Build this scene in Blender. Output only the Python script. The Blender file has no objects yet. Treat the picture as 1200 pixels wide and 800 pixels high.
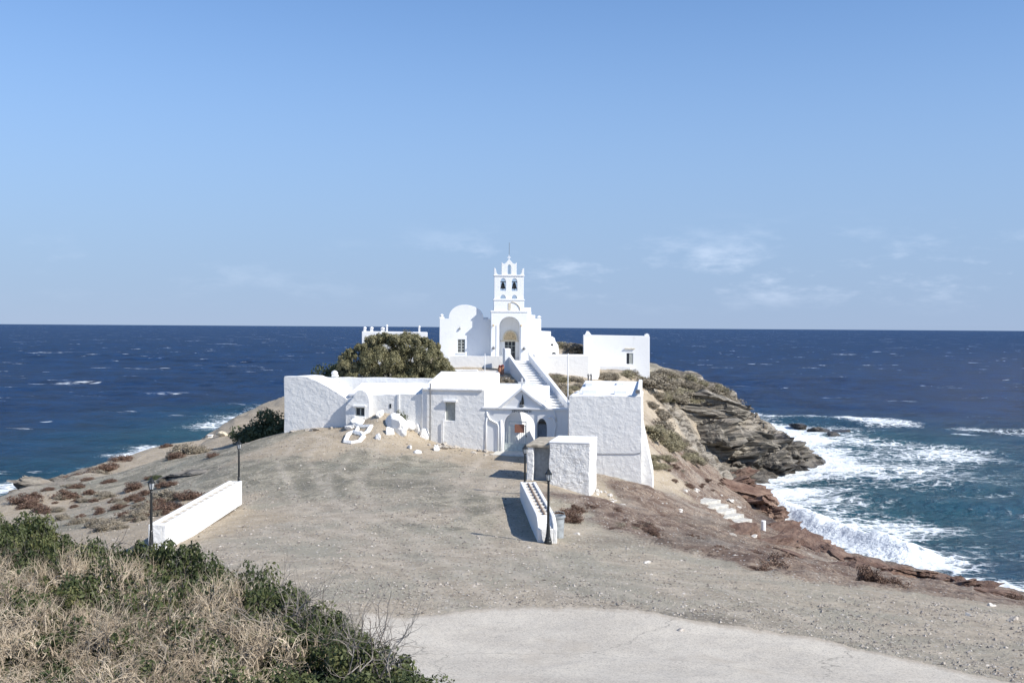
import bpy, math, random
import numpy as np
from mathutils import Matrix, Vector
from mathutils.geometry import tessellate_polygon
R = math.radians
S = bpy.context.scene
COL = S.collection
random.seed(7)

# ------------------------------------------------------------------ camera, sky, sun, exposure
CAMZ = 16.0; FPX = 1287.0
PITCH = math.atan(17 / FPX); ROLL = R(0.38)
camd = bpy.data.cameras.new('camera'); cam = bpy.data.objects.new('camera', camd); COL.objects.link(cam)
camd.sensor_width = 36; camd.lens = 36 * FPX / 1200; camd.clip_start = 0.2; camd.clip_end = 60000
CM = Matrix.Rotation(math.pi / 2 - PITCH, 3, 'X') @ Matrix.Rotation(ROLL, 3, 'Z')
cam.matrix_world = Matrix.Translation((0, 0, CAMZ)) @ CM.to_4x4()
S.camera = cam
SUN_EL, SUN_AZ = R(39), R(117)            # azimuth from +Y towards +X
sv = Vector((math.cos(SUN_EL) * math.sin(SUN_AZ), math.cos(SUN_EL) * math.cos(SUN_AZ), math.sin(SUN_EL)))
sund = bpy.data.lights.new('sun', 'SUN'); sund.energy = 4.2; sund.angle = R(0.53); sund.color = (1, 0.955, 0.88)
sun = bpy.data.objects.new('sun', sund); COL.objects.link(sun); sun.rotation_euler = sv.to_track_quat('Z', 'Y').to_euler()
S.view_settings.view_transform = 'Standard'; S.view_settings.look = 'None'
S.view_settings.gamma = 1; S.view_settings.use_curve_mapping = False
S.view_settings.exposure = 0.55


class NT:
    """small node-tree writer"""
    def __init__(s, tree): s.t = tree
    def n(s, typ, **kw):
        nd = s.t.nodes.new(typ)
        for k, v in kw.items():
            if k == 'ins':
                for a, b in v.items():
                    if isinstance(b, bpy.types.NodeSocket): s.t.links.new(b, nd.inputs[a])
                    else: nd.inputs[a].default_value = b
            else: setattr(nd, k, v)
        return nd
    def noise(s, vec, scale, detail=4, rough=.55, out='Fac', dist=0):
        return s.n('ShaderNodeTexNoise', ins={'Vector': vec, 'Scale': scale, 'Detail': detail, 'Roughness': rough, 'Distortion': dist}).outputs[out]
    def vor(s, vec, scale, feature='F1', out='Distance', rnd=1):
        return s.n('ShaderNodeTexVoronoi', feature=feature, ins={'Vector': vec, 'Scale': scale, 'Randomness': rnd}).outputs[out]
    def m(s, op, a, b=0.0, c=0.0, clamp=False):
        nd = s.n('ShaderNodeMath', operation=op, use_clamp=clamp)
        for i, v in enumerate((a, b, c)):
            if isinstance(v, bpy.types.NodeSocket): s.t.links.new(v, nd.inputs[i])
            else: nd.inputs[i].default_value = v
        return nd.outputs[0]
    def ss(s, v, a, b, lo=0.0, hi=1.0):
        return s.n('ShaderNodeMapRange', interpolation_type='SMOOTHSTEP', ins={'Value': v, 'From Min': a, 'From Max': b, 'To Min': lo, 'To Max': hi}).outputs[0]
    def mix(s, f, a, b, blend='MIX'):
        nd = s.n('ShaderNodeMix', data_type='RGBA', blend_type=blend)
        for i, v in ((0, f), (6, a), (7, b)):
            if isinstance(v, bpy.types.NodeSocket): s.t.links.new(v, nd.inputs[i])
            else: nd.inputs[i].default_value = (*v, 1) if isinstance(v, tuple) and len(v) == 3 else v
        return nd.outputs[2]
    def bump(s, h, strength, dist, normal=None):
        ins = {'Height': h, 'Strength': strength, 'Distance': dist}
        if normal is not None: ins['Normal'] = normal
        return s.n('ShaderNodeBump', ins=ins).outputs[0]
    def mapping(s, vec, scale=(1, 1, 1), rot=(0, 0, 0), loc=(0, 0, 0)):
        return s.n('ShaderNodeMapping', ins={'Vector': vec, 'Scale': scale, 'Rotation': rot, 'Location': loc}).outputs[0]


W = bpy.data.worlds.new('World'); S.world = W; W.use_nodes = True
w = NT(W.node_tree)
sky = w.n('ShaderNodeTexSky', sky_type='NISHITA', sun_disc=False, sun_elevation=SUN_EL, sun_rotation=SUN_AZ,
          altitude=0, air_density=1.0, dust_density=0.0, ozone_density=3.5)
geo = w.n('ShaderNodeTexCoord').outputs['Generated']
sep = w.n('ShaderNodeSeparateXYZ', ins={0: geo})
vx = w.n('ShaderNodeCombineXYZ', ins={0: sep.outputs[0], 1: sep.outputs[1], 2: w.m('MULTIPLY', sep.outputs[2], 3.2)}).outputs[0]
c1 = w.noise(vx, 7.0, 6, .6); c2 = w.noise(vx, 34, 5, .6)
cl = w.m('ADD', w.m('MULTIPLY', c1, .75), w.m('MULTIPLY', c2, .25))
band = w.m('MULTIPLY', w.ss(sep.outputs[2], .008, .045), w.ss(sep.outputs[2], .11, .04))
cmask = w.m('MULTIPLY', w.m('MULTIPLY', w.ss(cl, .50, .70), w.m('MULTIPLY', band, w.ss(sep.outputs[0], -.12, .0, .25, 1))), .34, clamp=True)
pale = w.mix(w.ss(sep.outputs[2], .34, 0, 0, .88), w.mix(1.0, sky.outputs[0], (.84, .95, 1.10, 1), 'MULTIPLY'), (2.15, 3.00, 4.7, 1))
skc = w.mix(cmask, pale, (8.6, 9.2, 10.4, 1))
W.node_tree.links.new(skc, W.node_tree.nodes['Background'].inputs[0])
W.node_tree.nodes['Background'].inputs[1].default_value = 0.10


# ------------------------------------------------------------------ pixels of the survey photograph -> places in the world
def ray(px, py):
    return (CM @ Vector(((px - 600) / FPX, -(py - 400) / FPX, -1))).normalized()
def at_d(px, py, d):
    r = ray(px, py); return Vector((r.x / r.y * d, d, CAMZ + r.z / r.y * d))
def at_z(px, py, z):
    r = ray(px, py); t = (z - CAMZ) / r.z; return Vector((r.x * t, r.y * t, z))

# ------------------------------------------------------------------ numpy noise
_rs = np.random.RandomState(3); _P = _rs.rand(256, 256)
def vn(x, y, seed=0):
    x = x + seed * 17.31; y = y + seed * 9.77
    xi = np.floor(x).astype(int); yi = np.floor(y).astype(int); fx = x - xi; fy = y - yi
    fx = fx * fx * fx * (fx * (fx * 6 - 15) + 10); fy = fy * fy * fy * (fy * (fy * 6 - 15) + 10)
    g = lambda a, b: _P[a & 255, b & 255]
    return (g(xi, yi) * (1 - fx) + g(xi + 1, yi) * fx) * (1 - fy) + (g(xi, yi + 1) * (1 - fx) + g(xi + 1, yi + 1) * fx) * fy
def fbm(x, y, o=4, seed=0, gain=.5):
    s = 0; a = 1; n = 0
    for i in range(o):
        s = s + a * (vn(x, y, seed + i * 3) - .5); n += a; a *= gain; x = x * 2.03 + .3 * y; y = y * 2.03 - .3 * x
    return s / n * 2
def sst(v, a, b):
    t = np.clip((v - a) / (b - a), 0, 1); return t * t * (3 - 2 * t)

# ------------------------------------------------------------------ terrain surface (thin plate through surveyed points)
CT = []
for x, y, z in [(0, -6, 14.6), (0, 0, 14.3), (0, 5, 13.2), (0, 10, 11.9), (-5, 10, 12.2), (-5, 20, 10.0), (-12, 14, 12.0),
                (-12, 22, 9.3), (-6, 30, 8.4), (-14, 32, 7.9), (-22, 30, 7.2), (-20, 18, 10), (6, 10, 11.6), (12, 10, 10.8), (20, 15, 9.3), (14, 0, 13.0), (-14, 0, 13.8),
                (-32, 40, 5), (-42, 60, 3), (-36, 20, 7.5), (28, 30, 6.6), (36, 34, 3.0), (42, 30, .5), (46, 45, -3), (45, 58, -4), (42, 66, -4), (32, 15, 8), (45, 10, 3),
                (-55, 60, -2), (-50, 92, -3.5), (-44, 108, -4), (-41, 122, -4), (-37, 142, -4), (-33, 165, -4), (-55, 40, -2), (-60, 80, -8), (-52, 110, -8), (-45, 150, -8),
                (-5, 165, -4), (20, 162, -5), (40, 158, -6), (50, 138, -6), (46, 128, -4), (44, 115, -6), (36, 105, -5), (33, 90, -5), (34, 78, -5), (40, 72, -5), (55, 90, -9), (60, 120, -9),
                (0, 150, 4), (0, 180, -8), (-25, 175, -8), (50, 170, -9), (25, 150, 3),
                (-12, 84, 9.5), (-8, 90, 10.2), (-19, 92, 7.3), (-23, 84, 6.3), (-18, 85, 7.3), (-18, 97, 6.3), (-17, 110, 6.3), (-1.2, 9.5, 12.0), (-2.6, 12, 11.8), (-4.2, 14, 11.7), (-6.5, 15.5, 11.8), (-9.5, 16.8, 11.9), (-25, 100, 5.0), (-27, 92, 5.0), (-23, 76, 6.2), (-30, 84, 4.6), (-30, 72, 4.9), (-14, 100, 10.6), (-22, 112, 5.0), (-14, 116, 11), (0, 79.2, 7.9), (0, 86, 9.8), (-2, 92, 11.3), (3.3, 82, 9.6),
                (4.8, 90, 11.3), (4, 96, 11.5), (0, 105, 12.6), (0, 118, 12.6), (8, 80, 9.3)]:
    CT.append((x, y, z))
for px, py, z in [(830, 800, 9.3), (500, 800, 9.5), (1180, 798, 8.35), (480, 718, 7.9), (700, 711, 7.8), (870, 733, 7.8), (1000, 757, 7.9), (300, 660, 7.6), (600, 640, 7.4),
                  (900, 682, 7.1), (1100, 722, 7.1), (1195, 745, 7.3), (400, 600, 7.4), (500, 560, 7.4), (600, 575, 7.4), (590, 531, 7.4), (420, 535, 7.75), (285, 545, 7.4),
                  (60, 600, 4.6), (150, 560, 5.2), (200, 535, 6.0), (240, 516, 6.3), (300, 513, 7.3), (110, 580, 4.8), (160, 610, 6.0), (230, 560, 6.6),
                  (616, 565, 7.4), (655, 574, 7.1), (695, 584, 6.55)]:
    p = at_z(px, py, z); CT.append(tuple(p))
for px, py, d in [(337, 506, 78.1), (400, 498, 78), (500, 516, 76.1), (575, 528, 75.3), (752, 571, 68), (700, 590, 56),
                  (42, 573, 91), (100, 553, 98), (160, 534, 107), (245, 511, 121), (330, 488, 139), (20, 580, 86),
                  (655, 408, 118), (683, 414, 118), (765, 436, 128), (800, 440, 130), (835, 454, 132), (862, 466, 133), (872, 481, 134), (905, 503, 136), (930, 518, 137), (948, 531, 138),
                  (800, 490, 118), (820, 473, 125), (850, 500, 122), (880, 510, 127), (850, 540, 119.5), (800, 520, 110), (825, 543, 112),
                  (765, 530, 85), (760, 490, 96), (765, 460, 108), (690, 447, 95), (720, 446, 101), (750, 444, 106), (715, 442, 109), (650, 458, 88), (680, 462, 88), (740, 480, 86), (755, 520, 78), (800, 530, 94), (830, 548, 101), (850, 570, 97), (872, 581, 95),
                  (760, 565, 72), (800, 588, 70), (860, 606, 75), (895, 618, 77), (760, 600, 62), (850, 638, 58), (930, 650, 61), (1000, 672, 60), (1090, 685, 57), (1150, 697, 53), (1195, 712, 49),
                  (950, 680, 41), (800, 648, 45), (680, 612, 50)]:
    CT.append(tuple(at_d(px, py, d)))
SHORE = [tuple(at_z(px, py, 0.0)) for px, py in [(1196, 700), (1150, 692), (1090, 675), (1000, 657), (940, 640), (912, 612), (885, 592), (866, 574), (885, 562), (905, 556), (940, 549), (962, 538)]]
CT += [(x, y, .1) for x, y, z in SHORE]
CT = np.array(CT)
MOUND = (at_d(452, 480, 76.2).x, 76.0)
def _U(r2): return .5 * r2 * np.log(r2 + 1e-6)
_n = len(CT); _A = np.zeros((_n + 3, _n + 3)); _s = 1 / 50.0
_X = CT[:, :2] * _s
_d2 = ((_X[:, None] - _X[None]) ** 2).sum(-1)
_A[:_n, :_n] = _U(_d2) + np.eye(_n) * 2e-4
_A[:_n, _n] = 1; _A[:_n, _n + 1:] = _X; _A[_n, :_n] = 1; _A[_n + 1:, :_n] = _X.T
_W = np.linalg.solve(_A, np.concatenate([CT[:, 2], np.zeros(3)]))
def T(x, y):
    x = np.atleast_1d(np.asarray(x, float)); y = np.atleast_1d(np.asarray(y, float)); sh = x.shape
    x = x.ravel() * _s; y = y.ravel() * _s; out = np.empty(x.size)
    for i in range(0, x.size, 20000):
        a = x[i:i + 20000]; b = y[i:i + 20000]
        u = _U((a[:, None] - _X[:, 0]) ** 2 + (b[:, None] - _X[:, 1]) ** 2)
        out[i:i + 20000] = u @ _W[:_n] + _W[_n] + _W[_n + 1] * a + _W[_n + 2] * b
    gx, gy = MOUND
    out = np.clip(out, -9, 15.5) + 1.45 * np.exp(-((x / _s - gx) ** 2 / 3.6 + (y / _s - gy) ** 2 / 5.0))
    return out.reshape(sh)
def hit(px, py, near=3.0, far=150.0):
    r = ray(px, py); d = np.arange(near, far, .25); z = CAMZ + r.z / r.y * d; x = r.x / r.y * d
    g = T(x, d); k = np.nonzero(z < g)[0]
    if not len(k): return None
    k = k[0]; return Vector((x[k], d[k], g[k]))

# zones: what the ground is made of, by nearest surveyed patch    (rock, brown, tan, olive)
ZN = []
def zone(w4, *pts):
    for px, py in pts:
        h = hit(px, py)
        if h: ZN.append((h.x, h.y, *w4))
ROCK, BROWN, TAN, OLIVE, GRAV = (1, 0, 0, 0), (0, 1, 0, 0), (0, 0, 1, 0), (0, 0, 0, 1), (0, 0, 0, 0)
zone(GRAV, (500, 700), (400, 640), (600, 690), (700, 690), (800, 700), (900, 705), (1000, 720), (1100, 745), (450, 600), (350, 620), (550, 560), (580, 600), (520, 640), (600, 760), (900, 790), (330, 590), (700, 640), (760, 665), (1180, 770), (1180, 740), (660, 690))
zone(OLIVE, (380, 540), (450, 545), (420, 560), (300, 545), (520, 590), (500, 610), (60, 555), (90, 575), (130, 575), (200, 560), (240, 545), (170, 550), (260, 530), (110, 600), (820, 470), (780, 450))
zone(TAN, (340, 520), (390, 518), (560, 540), (250, 600), (230, 620), (280, 590), (310, 510), (60, 590), (230, 520), (270, 515), (150, 580), (770, 555), (770, 540), (790, 475), (775, 465), (560, 442), (680, 575), (760, 480), (190, 530), (215, 585), (700, 455), (450, 520))
zone(BROWN, (700, 610), (740, 600), (780, 620), (820, 630), (860, 640), (900, 640), (940, 655), (1000, 672), (1050, 680), (1100, 690), (840, 600), (880, 590), (860, 575), (830, 555), (800, 560), (700, 590), (820, 650), (1150, 698), (740, 625), (780, 590), (900, 665), (960, 668), (1190, 705))
zone(ROCK, (820, 490), (850, 480), (860, 500), (880, 505), (900, 515), (930, 525), (840, 520), (860, 530), (880, 540), (900, 545), (940, 540), (820, 530), (50, 568), (850, 470), (870, 490), (70, 560), (800, 500))
for x, y in [(44, 115), (40, 128), (50, 138), (20, 150)]: ZN.append((x, y, *ROCK))
for x, y in [(30, 95), (28, 105), (30, 80), (40, 62)]: ZN.append((x, y, *BROWN))
for x, y in [(-40, 92), (-46, 92), (-44, 108), (-38, 122), (-34, 140)]: ZN.append((x, y, .6, .2, .2, 0))
for x, y in [(0, 5), (8, 8), (-8, 10), (-14, 24)]: ZN.append((x, y, *TAN))
ZN = np.array(ZN)
def zones(x, y):
    sh = x.shape
    wx = (x + 4.5 * fbm(x * .16, y * .16, 4, 5)).ravel(); wy = (y + 5.5 * fbm(x * .16, y * .16, 4, 9)).ravel()
    out = np.empty((wx.size, 4))
    for i in range(0, wx.size, 20000):
        a = wx[i:i + 20000]; b = wy[i:i + 20000]
        d2 = (a[:, None] - ZN[:, 0]) ** 2 + ((b[:, None] - ZN[:, 1]) * .6) ** 2
        wgt = 1 / (d2 + 1.5) ** 1.9
        out[i:i + 20000] = (wgt @ ZN[:, 2:]) / wgt.sum(1)[:, None]
    return out.reshape(*sh, 4)

# ------------------------------------------------------------------ mesh helpers
def put(name, me, mat, parent=None, loc=None):
    o = bpy.data.objects.new(name, me); COL.objects.link(o)
    if mat is not None and not me.materials: me.materials.append(mat)
    if parent is not None: o.parent = parent
    if loc is not None: o.location = loc
    return o
def np_mesh(name, V, F, smooth=False, attrs=None):
    """V (n,3), F (m,k) with constant k"""
    V = np.asarray(V, np.float32); F = np.asarray(F, np.int32); k = F.shape[1]
    me = bpy.data.meshes.new(name); me.vertices.add(len(V)); me.vertices.foreach_set('co', V.ravel())
    me.loops.add(F.size); me.loops.foreach_set('vertex_index', F.ravel())
    me.polygons.add(len(F)); me.polygons.foreach_set('loop_start', np.arange(0, F.size, k, dtype=np.int32))
    me.polygons.foreach_set('loop_total', np.full(len(F), k, np.int32))
    me.polygons.foreach_set('use_smooth', np.full(len(F), smooth, bool))
    if attrs:
        for nm, a in attrs.items():
            if a.ndim == 1:
                at = me.attributes.new(nm, 'FLOAT', 'POINT'); at.data.foreach_set('value', a.astype(np.float32))
            else:
                at = me.attributes.new(nm, 'FLOAT_COLOR', 'POINT'); at.data.foreach_set('color', a.astype(np.float32).ravel())
    me.update(calc_edges=True); return me
def grid_faces(nr, nc):
    i = np.arange((nr - 1) * (nc - 1)); r = i // (nc - 1); c = i % (nc - 1); a = r * nc + c
    return np.stack([a, a + 1, a + nc + 1, a + nc], 1)
def tag(o, label, cat=None, group=None, kind=None):
    if label: o['label'] = label
    if cat: o['category'] = cat
    if group: o['group'] = group
    if kind: o['kind'] = kind
    return o
def thing(name, label, cat, loc, group=None):
    o = bpy.data.objects.new(name, None); COL.objects.link(o); o.location = loc; o.empty_display_size = .3
    return tag(o, label, cat, group)

class Fr:
    """local frame: x right, y back (away from the viewer), z up"""
    def __init__(s, x, y, deg): s.o = Vector((x, y, 0)); a = R(deg); s.ex = Vector((math.cos(a), math.sin(a), 0)); s.ey = Vector((-math.sin(a), math.cos(a), 0))
    def P(s, x, y, z): return s.o + s.ex * x + s.ey * y + Vector((0, 0, z))
    def at(s, px, py, yo=0.0):
        r = ray(px, py); o = s.P(0, yo, 0); t = (o - Vector((0, 0, 0))).dot(s.ey) / r.dot(s.ey)
        p = r * t; return ((p - s.o).dot(s.ex), p.z + CAMZ)
WF = Fr(0, 0, 0)

class MB:
    def __init__(s, fr=WF): s.v = []; s.f = []; s.fr = fr
    def add(s, pts, faces, fr=None):
        fr = fr or s.fr; b = len(s.v); s.v += [fr.P(*p) for p in pts]; s.f += [[b + i for i in f] for f in faces]; return s
    def box(s, x0, x1, y0, y1, z0, z1, top=None):
        """top: optional heights of the four top corners (x0y0, x1y0, x1y1, x0y1)"""
        t = top or (z1,) * 4
        return s.add([(x0, y0, z0), (x1, y0, z0), (x1, y1, z0), (x0, y1, z0), (x0, y0, t[0]), (x1, y0, t[1]), (x1, y1, t[2]), (x0, y1, t[3])],
                     [(0, 3, 2, 1), (4, 5, 6, 7), (0, 1, 5, 4), (1, 2, 6, 5), (2, 3, 7, 6), (3, 0, 4, 7)])
    def prism(s, outer, y0, y1, holes=(), jit=0.0, step=.5, dtop=0.0, seed=1):
        """outline in local x,z pushed from y0 to y1; dtop lifts the back edge of upper points"""
        def ring(p):
            if not jit: return list(p)
            rnd = random.Random(seed); out = []
            for i in range(len(p)):
                a = p[i]; b = p[(i + 1) % len(p)]; L = math.dist(a, b); k = max(1, int(L / step))
                for j in range(k):
                    t = j / k; out.append((a[0] + (b[0] - a[0]) * t + rnd.uniform(-jit, jit), a[1] + (b[1] - a[1]) * t + rnd.uniform(-jit, jit)))
            return out
        rs = [ring(outer)] + [list(h) for h in holes]
        tris = tessellate_polygon([[Vector((x, z, 0)) for x, z in r] for r in rs])
        flat = [q for r in rs for q in r]; n = len(flat)
        zc = (max(q[1] for q in flat) + min(q[1] for q in flat)) / 2
        pts = [(x, y0, z) for x, z in flat] + [(x, y1, z + (dtop if z > zc else 0)) for x, z in flat]
        area = lambda a, b, c: (flat[b][0] - flat[a][0]) * (flat[c][1] - flat[a][1]) - (flat[c][0] - flat[a][0]) * (flat[b][1] - flat[a][1])
        F = []
        for t in tris:
            a, b, c = t
            if area(a, b, c) < 0: b, c = c, b
            F.append((a, b, c)); F.append((n + a, n + c, n + b))
        b = 0
        for k, r in enumerate(rs):
            sg = sum(r[i][0] * r[(i + 1) % len(r)][1] - r[(i + 1) % len(r)][0] * r[i][1] for i in range(len(r)))
            for i in range(len(r)):
                j = (i + 1) % len(r); q = (b + i, n + b + i, n + b + j, b + j)
                F.append(q if (sg > 0) == (k == 0) else q[::-1])
            b += len(r)
        return s.add(pts, F)
    def slab(s, poly, z0, z1):
        """outline in local x,y (counter-clockwise) from z0 up to z1"""
        n = len(poly); return s.add([(x, y, z0) for x, y in poly] + [(x, y, z1) for x, y in poly],
                                    [tuple(range(n))[::-1], tuple(range(n, 2 * n))] + [(i, (i + 1) % n, n + (i + 1) % n, n + i) for i in range(n)])
    def tube(s, pts, r, n=6, r2=None):
        pts = [Vector(p) for p in pts]; P = []; F = []; m = len(pts)
        for i, p in enumerate(pts):
            d = (pts[min(i + 1, m - 1)] - pts[max(i - 1, 0)]).normalized()
            u = d.cross(Vector((0, 0, 1)) if abs(d.z) < .9 else Vector((1, 0, 0))).normalized(); v = d.cross(u)
            rr = r if r2 is None else r + (r2 - r) * i / (m - 1)
            P += [tuple(p + (u * math.cos(2 * math.pi * k / n) + v * math.sin(2 * math.pi * k / n)) * rr) for k in range(n)]
        for i in range(m - 1):
            for k in range(n): F.append((i * n + k, i * n + (k + 1) % n, (i + 1) * n + (k + 1) % n, (i + 1) * n + k))
        F += [tuple(range(n))[::-1], tuple(range((m - 1) * n, m * n))]
        return s.add(P, F)
    def lathe(s, c, prof, n=12, arc=2 * math.pi):
        P = []; F = []; m = len(prof)
        for r, z in prof: P += [(c[0] + r * math.cos(2 * math.pi * k / n), c[1] + r * math.sin(2 * math.pi * k / n), c[2] + z) for k in range(n)]
        for i in range(m - 1):
            for k in range(n): F.append((i * n + k, i * n + (k + 1) % n, (i + 1) * n + (k + 1) % n, (i + 1) * n + k))
        F += [tuple(range(n))[::-1], tuple(range((m - 1) * n, m * n))]
        return s.add(P, F)
    def build(s, name, mat, parent=None, bevel=0.0, smooth=False):
        L = parent
        off = Vector((0, 0, 0))
        while L is not None: off += L.location; L = L.parent
        me = bpy.data.meshes.new(name)
        if parent is None:
            lo = Vector((sum(v.x for v in s.v) / len(s.v), sum(v.y for v in s.v) / len(s.v), min(v.z for v in s.v)))
            me.from_pydata([v - lo for v in s.v], [], s.f); o = put(name, me, mat); o.location = lo
        else:
            me.from_pydata([v - off for v in s.v], [], s.f); o = put(name, me, mat, parent)
        if smooth: me.polygons.foreach_set('use_smooth', [True] * len(me.polygons))
        if bevel:
            b = o.modifiers.new('soft_edges', 'BEVEL'); b.width = bevel; b.segments = 2; b.limit_method = 'ANGLE'; b.angle_limit = R(35); b.harden_normals = False
        return o
def arch(cx, w, zb, zs, zt, n=12):
    """outline of an arched opening, counter-clockwise"""
    h = w / 2
    return [(cx - h, zb), (cx + h, zb)] + [(cx + h * math.cos(math.pi * k / n), zs + (zt - zs) * math.sin(math.pi * k / n)) for k in range(n + 1)]

# ------------------------------------------------------------------ materials
def material(name):
    m = bpy.data.materials.new(name); m.use_nodes = True; t = NT(m.node_tree)
    return m, t, m.node_tree.nodes['Principled BSDF'], t.n('ShaderNodeTexCoord').outputs['Object']
def link(t, a, b): t.t.links.new(a, b)
def flat_mat(name, col, rough=.6, var=.15, scale=6, metal=0.0, bump=.0):
    m, t, b, v = material(name)
    g = t.noise(v, scale, 5)
    link(t, t.mix(t.ss(g, .3, .7), tuple(c * (1 - var) for c in col), tuple(min(1, c * (1 + var)) for c in col)), b.inputs['Base Color'])
    b.inputs['Roughness'].default_value = rough; b.inputs['Metallic'].default_value = metal
    if bump: link(t, t.bump(t.noise(v, scale * 4, 4), bump, .02), b.inputs['Normal'])
    return m
def plaster(name, rough_wall, base=(.81, .80, .77), dirt=.35):
    """whitewash; rough_wall = how far the stones stand out under the lime"""
    m, t, b, v = material(name)
    n1 = t.noise(v, .7, 5, .6); n2 = t.noise(v, 4.5, 5, .65)
    d = t.m('MULTIPLY', t.ss(t.m('ADD', t.m('MULTIPLY', n1, .6), t.m('MULTIPLY', n2, .4)), .53, .68), dirt)
    vs = t.mapping(v, (3.5, 3.5, .5)); streak = t.m('MULTIPLY', t.ss(t.noise(vs, 1.5, 4), .58, .75), dirt * .6)
    c = t.mix(d, base, (.60, .59, .56)); c = t.mix(streak, c, (.52, .51, .49))
    link(t, c, b.inputs['Base Color']); b.inputs['Roughness'].default_value = .92; b.inputs['Specular IOR Level'].default_value = .15
    vj = t.mapping(v, (1, 1, 1.9))
    wob = t.n('ShaderNodeVectorMath', operation='ADD', ins={0: vj, 1: t.n('ShaderNodeVectorMath', operation='SCALE', ins={0: t.noise(v, 2.2, 3, .5, 'Color'), 'Scale': .5}).outputs[0]}).outputs[0]
    stones = t.m('MINIMUM', t.vor(wob, 2.0, 'SMOOTH_F1'), .42)
    n3 = t.noise(v, 9, 5, .7)
    h = t.m('ADD', t.m('MULTIPLY', stones, -.35), t.m('ADD', t.m('MULTIPLY', n3, .22), t.m('MULTIPLY', t.noise(v, 2.1, 5, .62), 1.0)))
    link(t, t.bump(h, min(1, .3 + .8 * rough_wall), .02 + .17 * rough_wall), b.inputs['Normal'])
    return m
M = {}
M['wall'] = plaster('whitewashed_rubble', .45, dirt=.22)
M['stone'] = plaster('whitewashed_stone_heavy', 1.0, dirt=.5)
M['smooth'] = plaster('smooth_whitewash', .09, base=(.81, .81, .80), dirt=.26)
M['block'] = plaster('whitewashed_blockwork', .28, dirt=.25)
M['lime'] = plaster('limewashed_rock', .5, base=(.82, .81, .78), dirt=.5)
M['black'] = flat_mat('black_cast_iron', (.015, .017, .017), .45)
M['glass'] = flat_mat('lamp_glass', (.45, .47, .48), .15)
M['dark'] = flat_mat('dark_window_glass', (.03, .035, .04), .2)
M['frame'] = flat_mat('grey_painted_wood', (.35, .38, .37), .6)
M['shutter'] = flat_mat('pale_grey_shutter', (.36, .37, .34), .7)
M['bluegrey'] = flat_mat('blue_grey_door_paint', (.17, .20, .24), .6)
M['greydoor'] = flat_mat('grey_door_metal', (.27, .29, .30), .6)
M['gate'] = flat_mat('pale_green_grey_metal', (.50, .55, .53), .5)
M['sign'] = flat_mat('brown_sign_board', (.30, .13, .08), .7, var=.3, scale=18)
M['bronze'] = flat_mat('dark_bronze', (.05, .05, .045), .4, metal=.6)
M['iron'] = flat_mat('dull_iron', (.16, .16, .16), .5)
M['terracotta'] = flat_mat('terracotta', (.45, .22, .14), .8)
M['icon'] = flat_mat('ochre_icon', (.55, .42, .25), .7, var=.35, scale=9)
M['ochre'] = flat_mat('ochre_stone', (.62, .55, .42), .8)
M['soil'] = flat_mat('planter_soil', (.50, .45, .37), .95, var=.3, scale=8, bump=.6)
M['rust'] = flat_mat('rusty_drain', (.24, .17, .12), .9, var=.4, scale=8)
M['rooftop'] = flat_mat('weathered_cement_roof', (.40, .35, .27), .95, var=.35, scale=3, bump=.5)
M['binmetal'] = flat_mat('galvanised_bin', (.30, .32, .33), .5, var=.25, scale=5)
M['cable'] = flat_mat('grey_cable', (.35, .36, .37), .7)
M['redflower'] = flat_mat('red_flower', (.16, .04, .045), .8)
M['stepstone'] = flat_mat('pale_concrete_step', (.50, .48, .43), .9, var=.2, scale=4, bump=.4)
M['pave'] = flat_mat('pale_threshold', (.60, .58, .52), .9, var=.12, scale=4, bump=.3)

# ground
m, t, b, v = material('headland_ground'); M['ground'] = m
za = t.n('ShaderNodeAttribute', attribute_name='zone'); zs = t.n('ShaderNodeSeparateColor', ins={0: za.outputs['Color']}); zal = za.outputs['Alpha']
n_big = t.noise(v, .25, 5, .6); n_mid = t.noise(v, 1.1, 6, .62); n_fine = t.noise(v, 7, 5, .7); n_grit = t.noise(v, 28, 3, .7)
peb = t.n('ShaderNodeTexVoronoi', feature='F1', ins={'Vector': v, 'Scale': 7.0}); pebr = t.n('ShaderNodeSeparateColor', ins={0: peb.outputs['Color']}).outputs[0]
pebm = t.m('MULTIPLY', t.m('LESS_THAN', peb.outputs['Distance'], .32), t.m('GREATER_THAN', pebr, .80))
pebd = t.m('MULTIPLY', t.m('LESS_THAN', peb.outputs['Distance'], .36), t.m('LESS_THAN', pebr, .10))
gra = t.mix(t.ss(n_mid, .3, .7), (.375, .318, .245), (.55, .475, .37))
gra = t.mix(t.ss(n_big, .42, .62, 0, .8), gra, (.36, .335, .265))
gra = t.mix(t.ss(n_fine, .54, .74, 0, .55), gra, (.17, .15, .13)); gra = t.mix(t.ss(n_grit, .62, .8, 0, .45), gra, (.5, .47, .42))
tan = t.mix(t.ss(n_mid, .3, .7), (.40, .33, .24), (.50, .425, .325)); tan = t.mix(t.ss(n_fine, .55, .75, 0, .4), tan, (.27, .19, .12))
ms = t.mapping(v, (.9, .7, 1.0), (0, 0, .35)); n_str = t.noise(ms, .55, 7, .72, dist=.8)
oli = t.mix(t.ss(n_str, .42, .62), (.25, .232, .178), (.48, .425, .325)); oli = t.mix(t.ss(n_fine, .48, .66, 0, .7), oli, (.15, .14, .11)); oli = t.mix(t.ss(n_grit, .58, .75, 0, .5), oli, (.52, .47, .39)); oli = t.mix(t.ss(n_big, .55, .7, 0, .5), oli, (.32, .32, .255))
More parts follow.
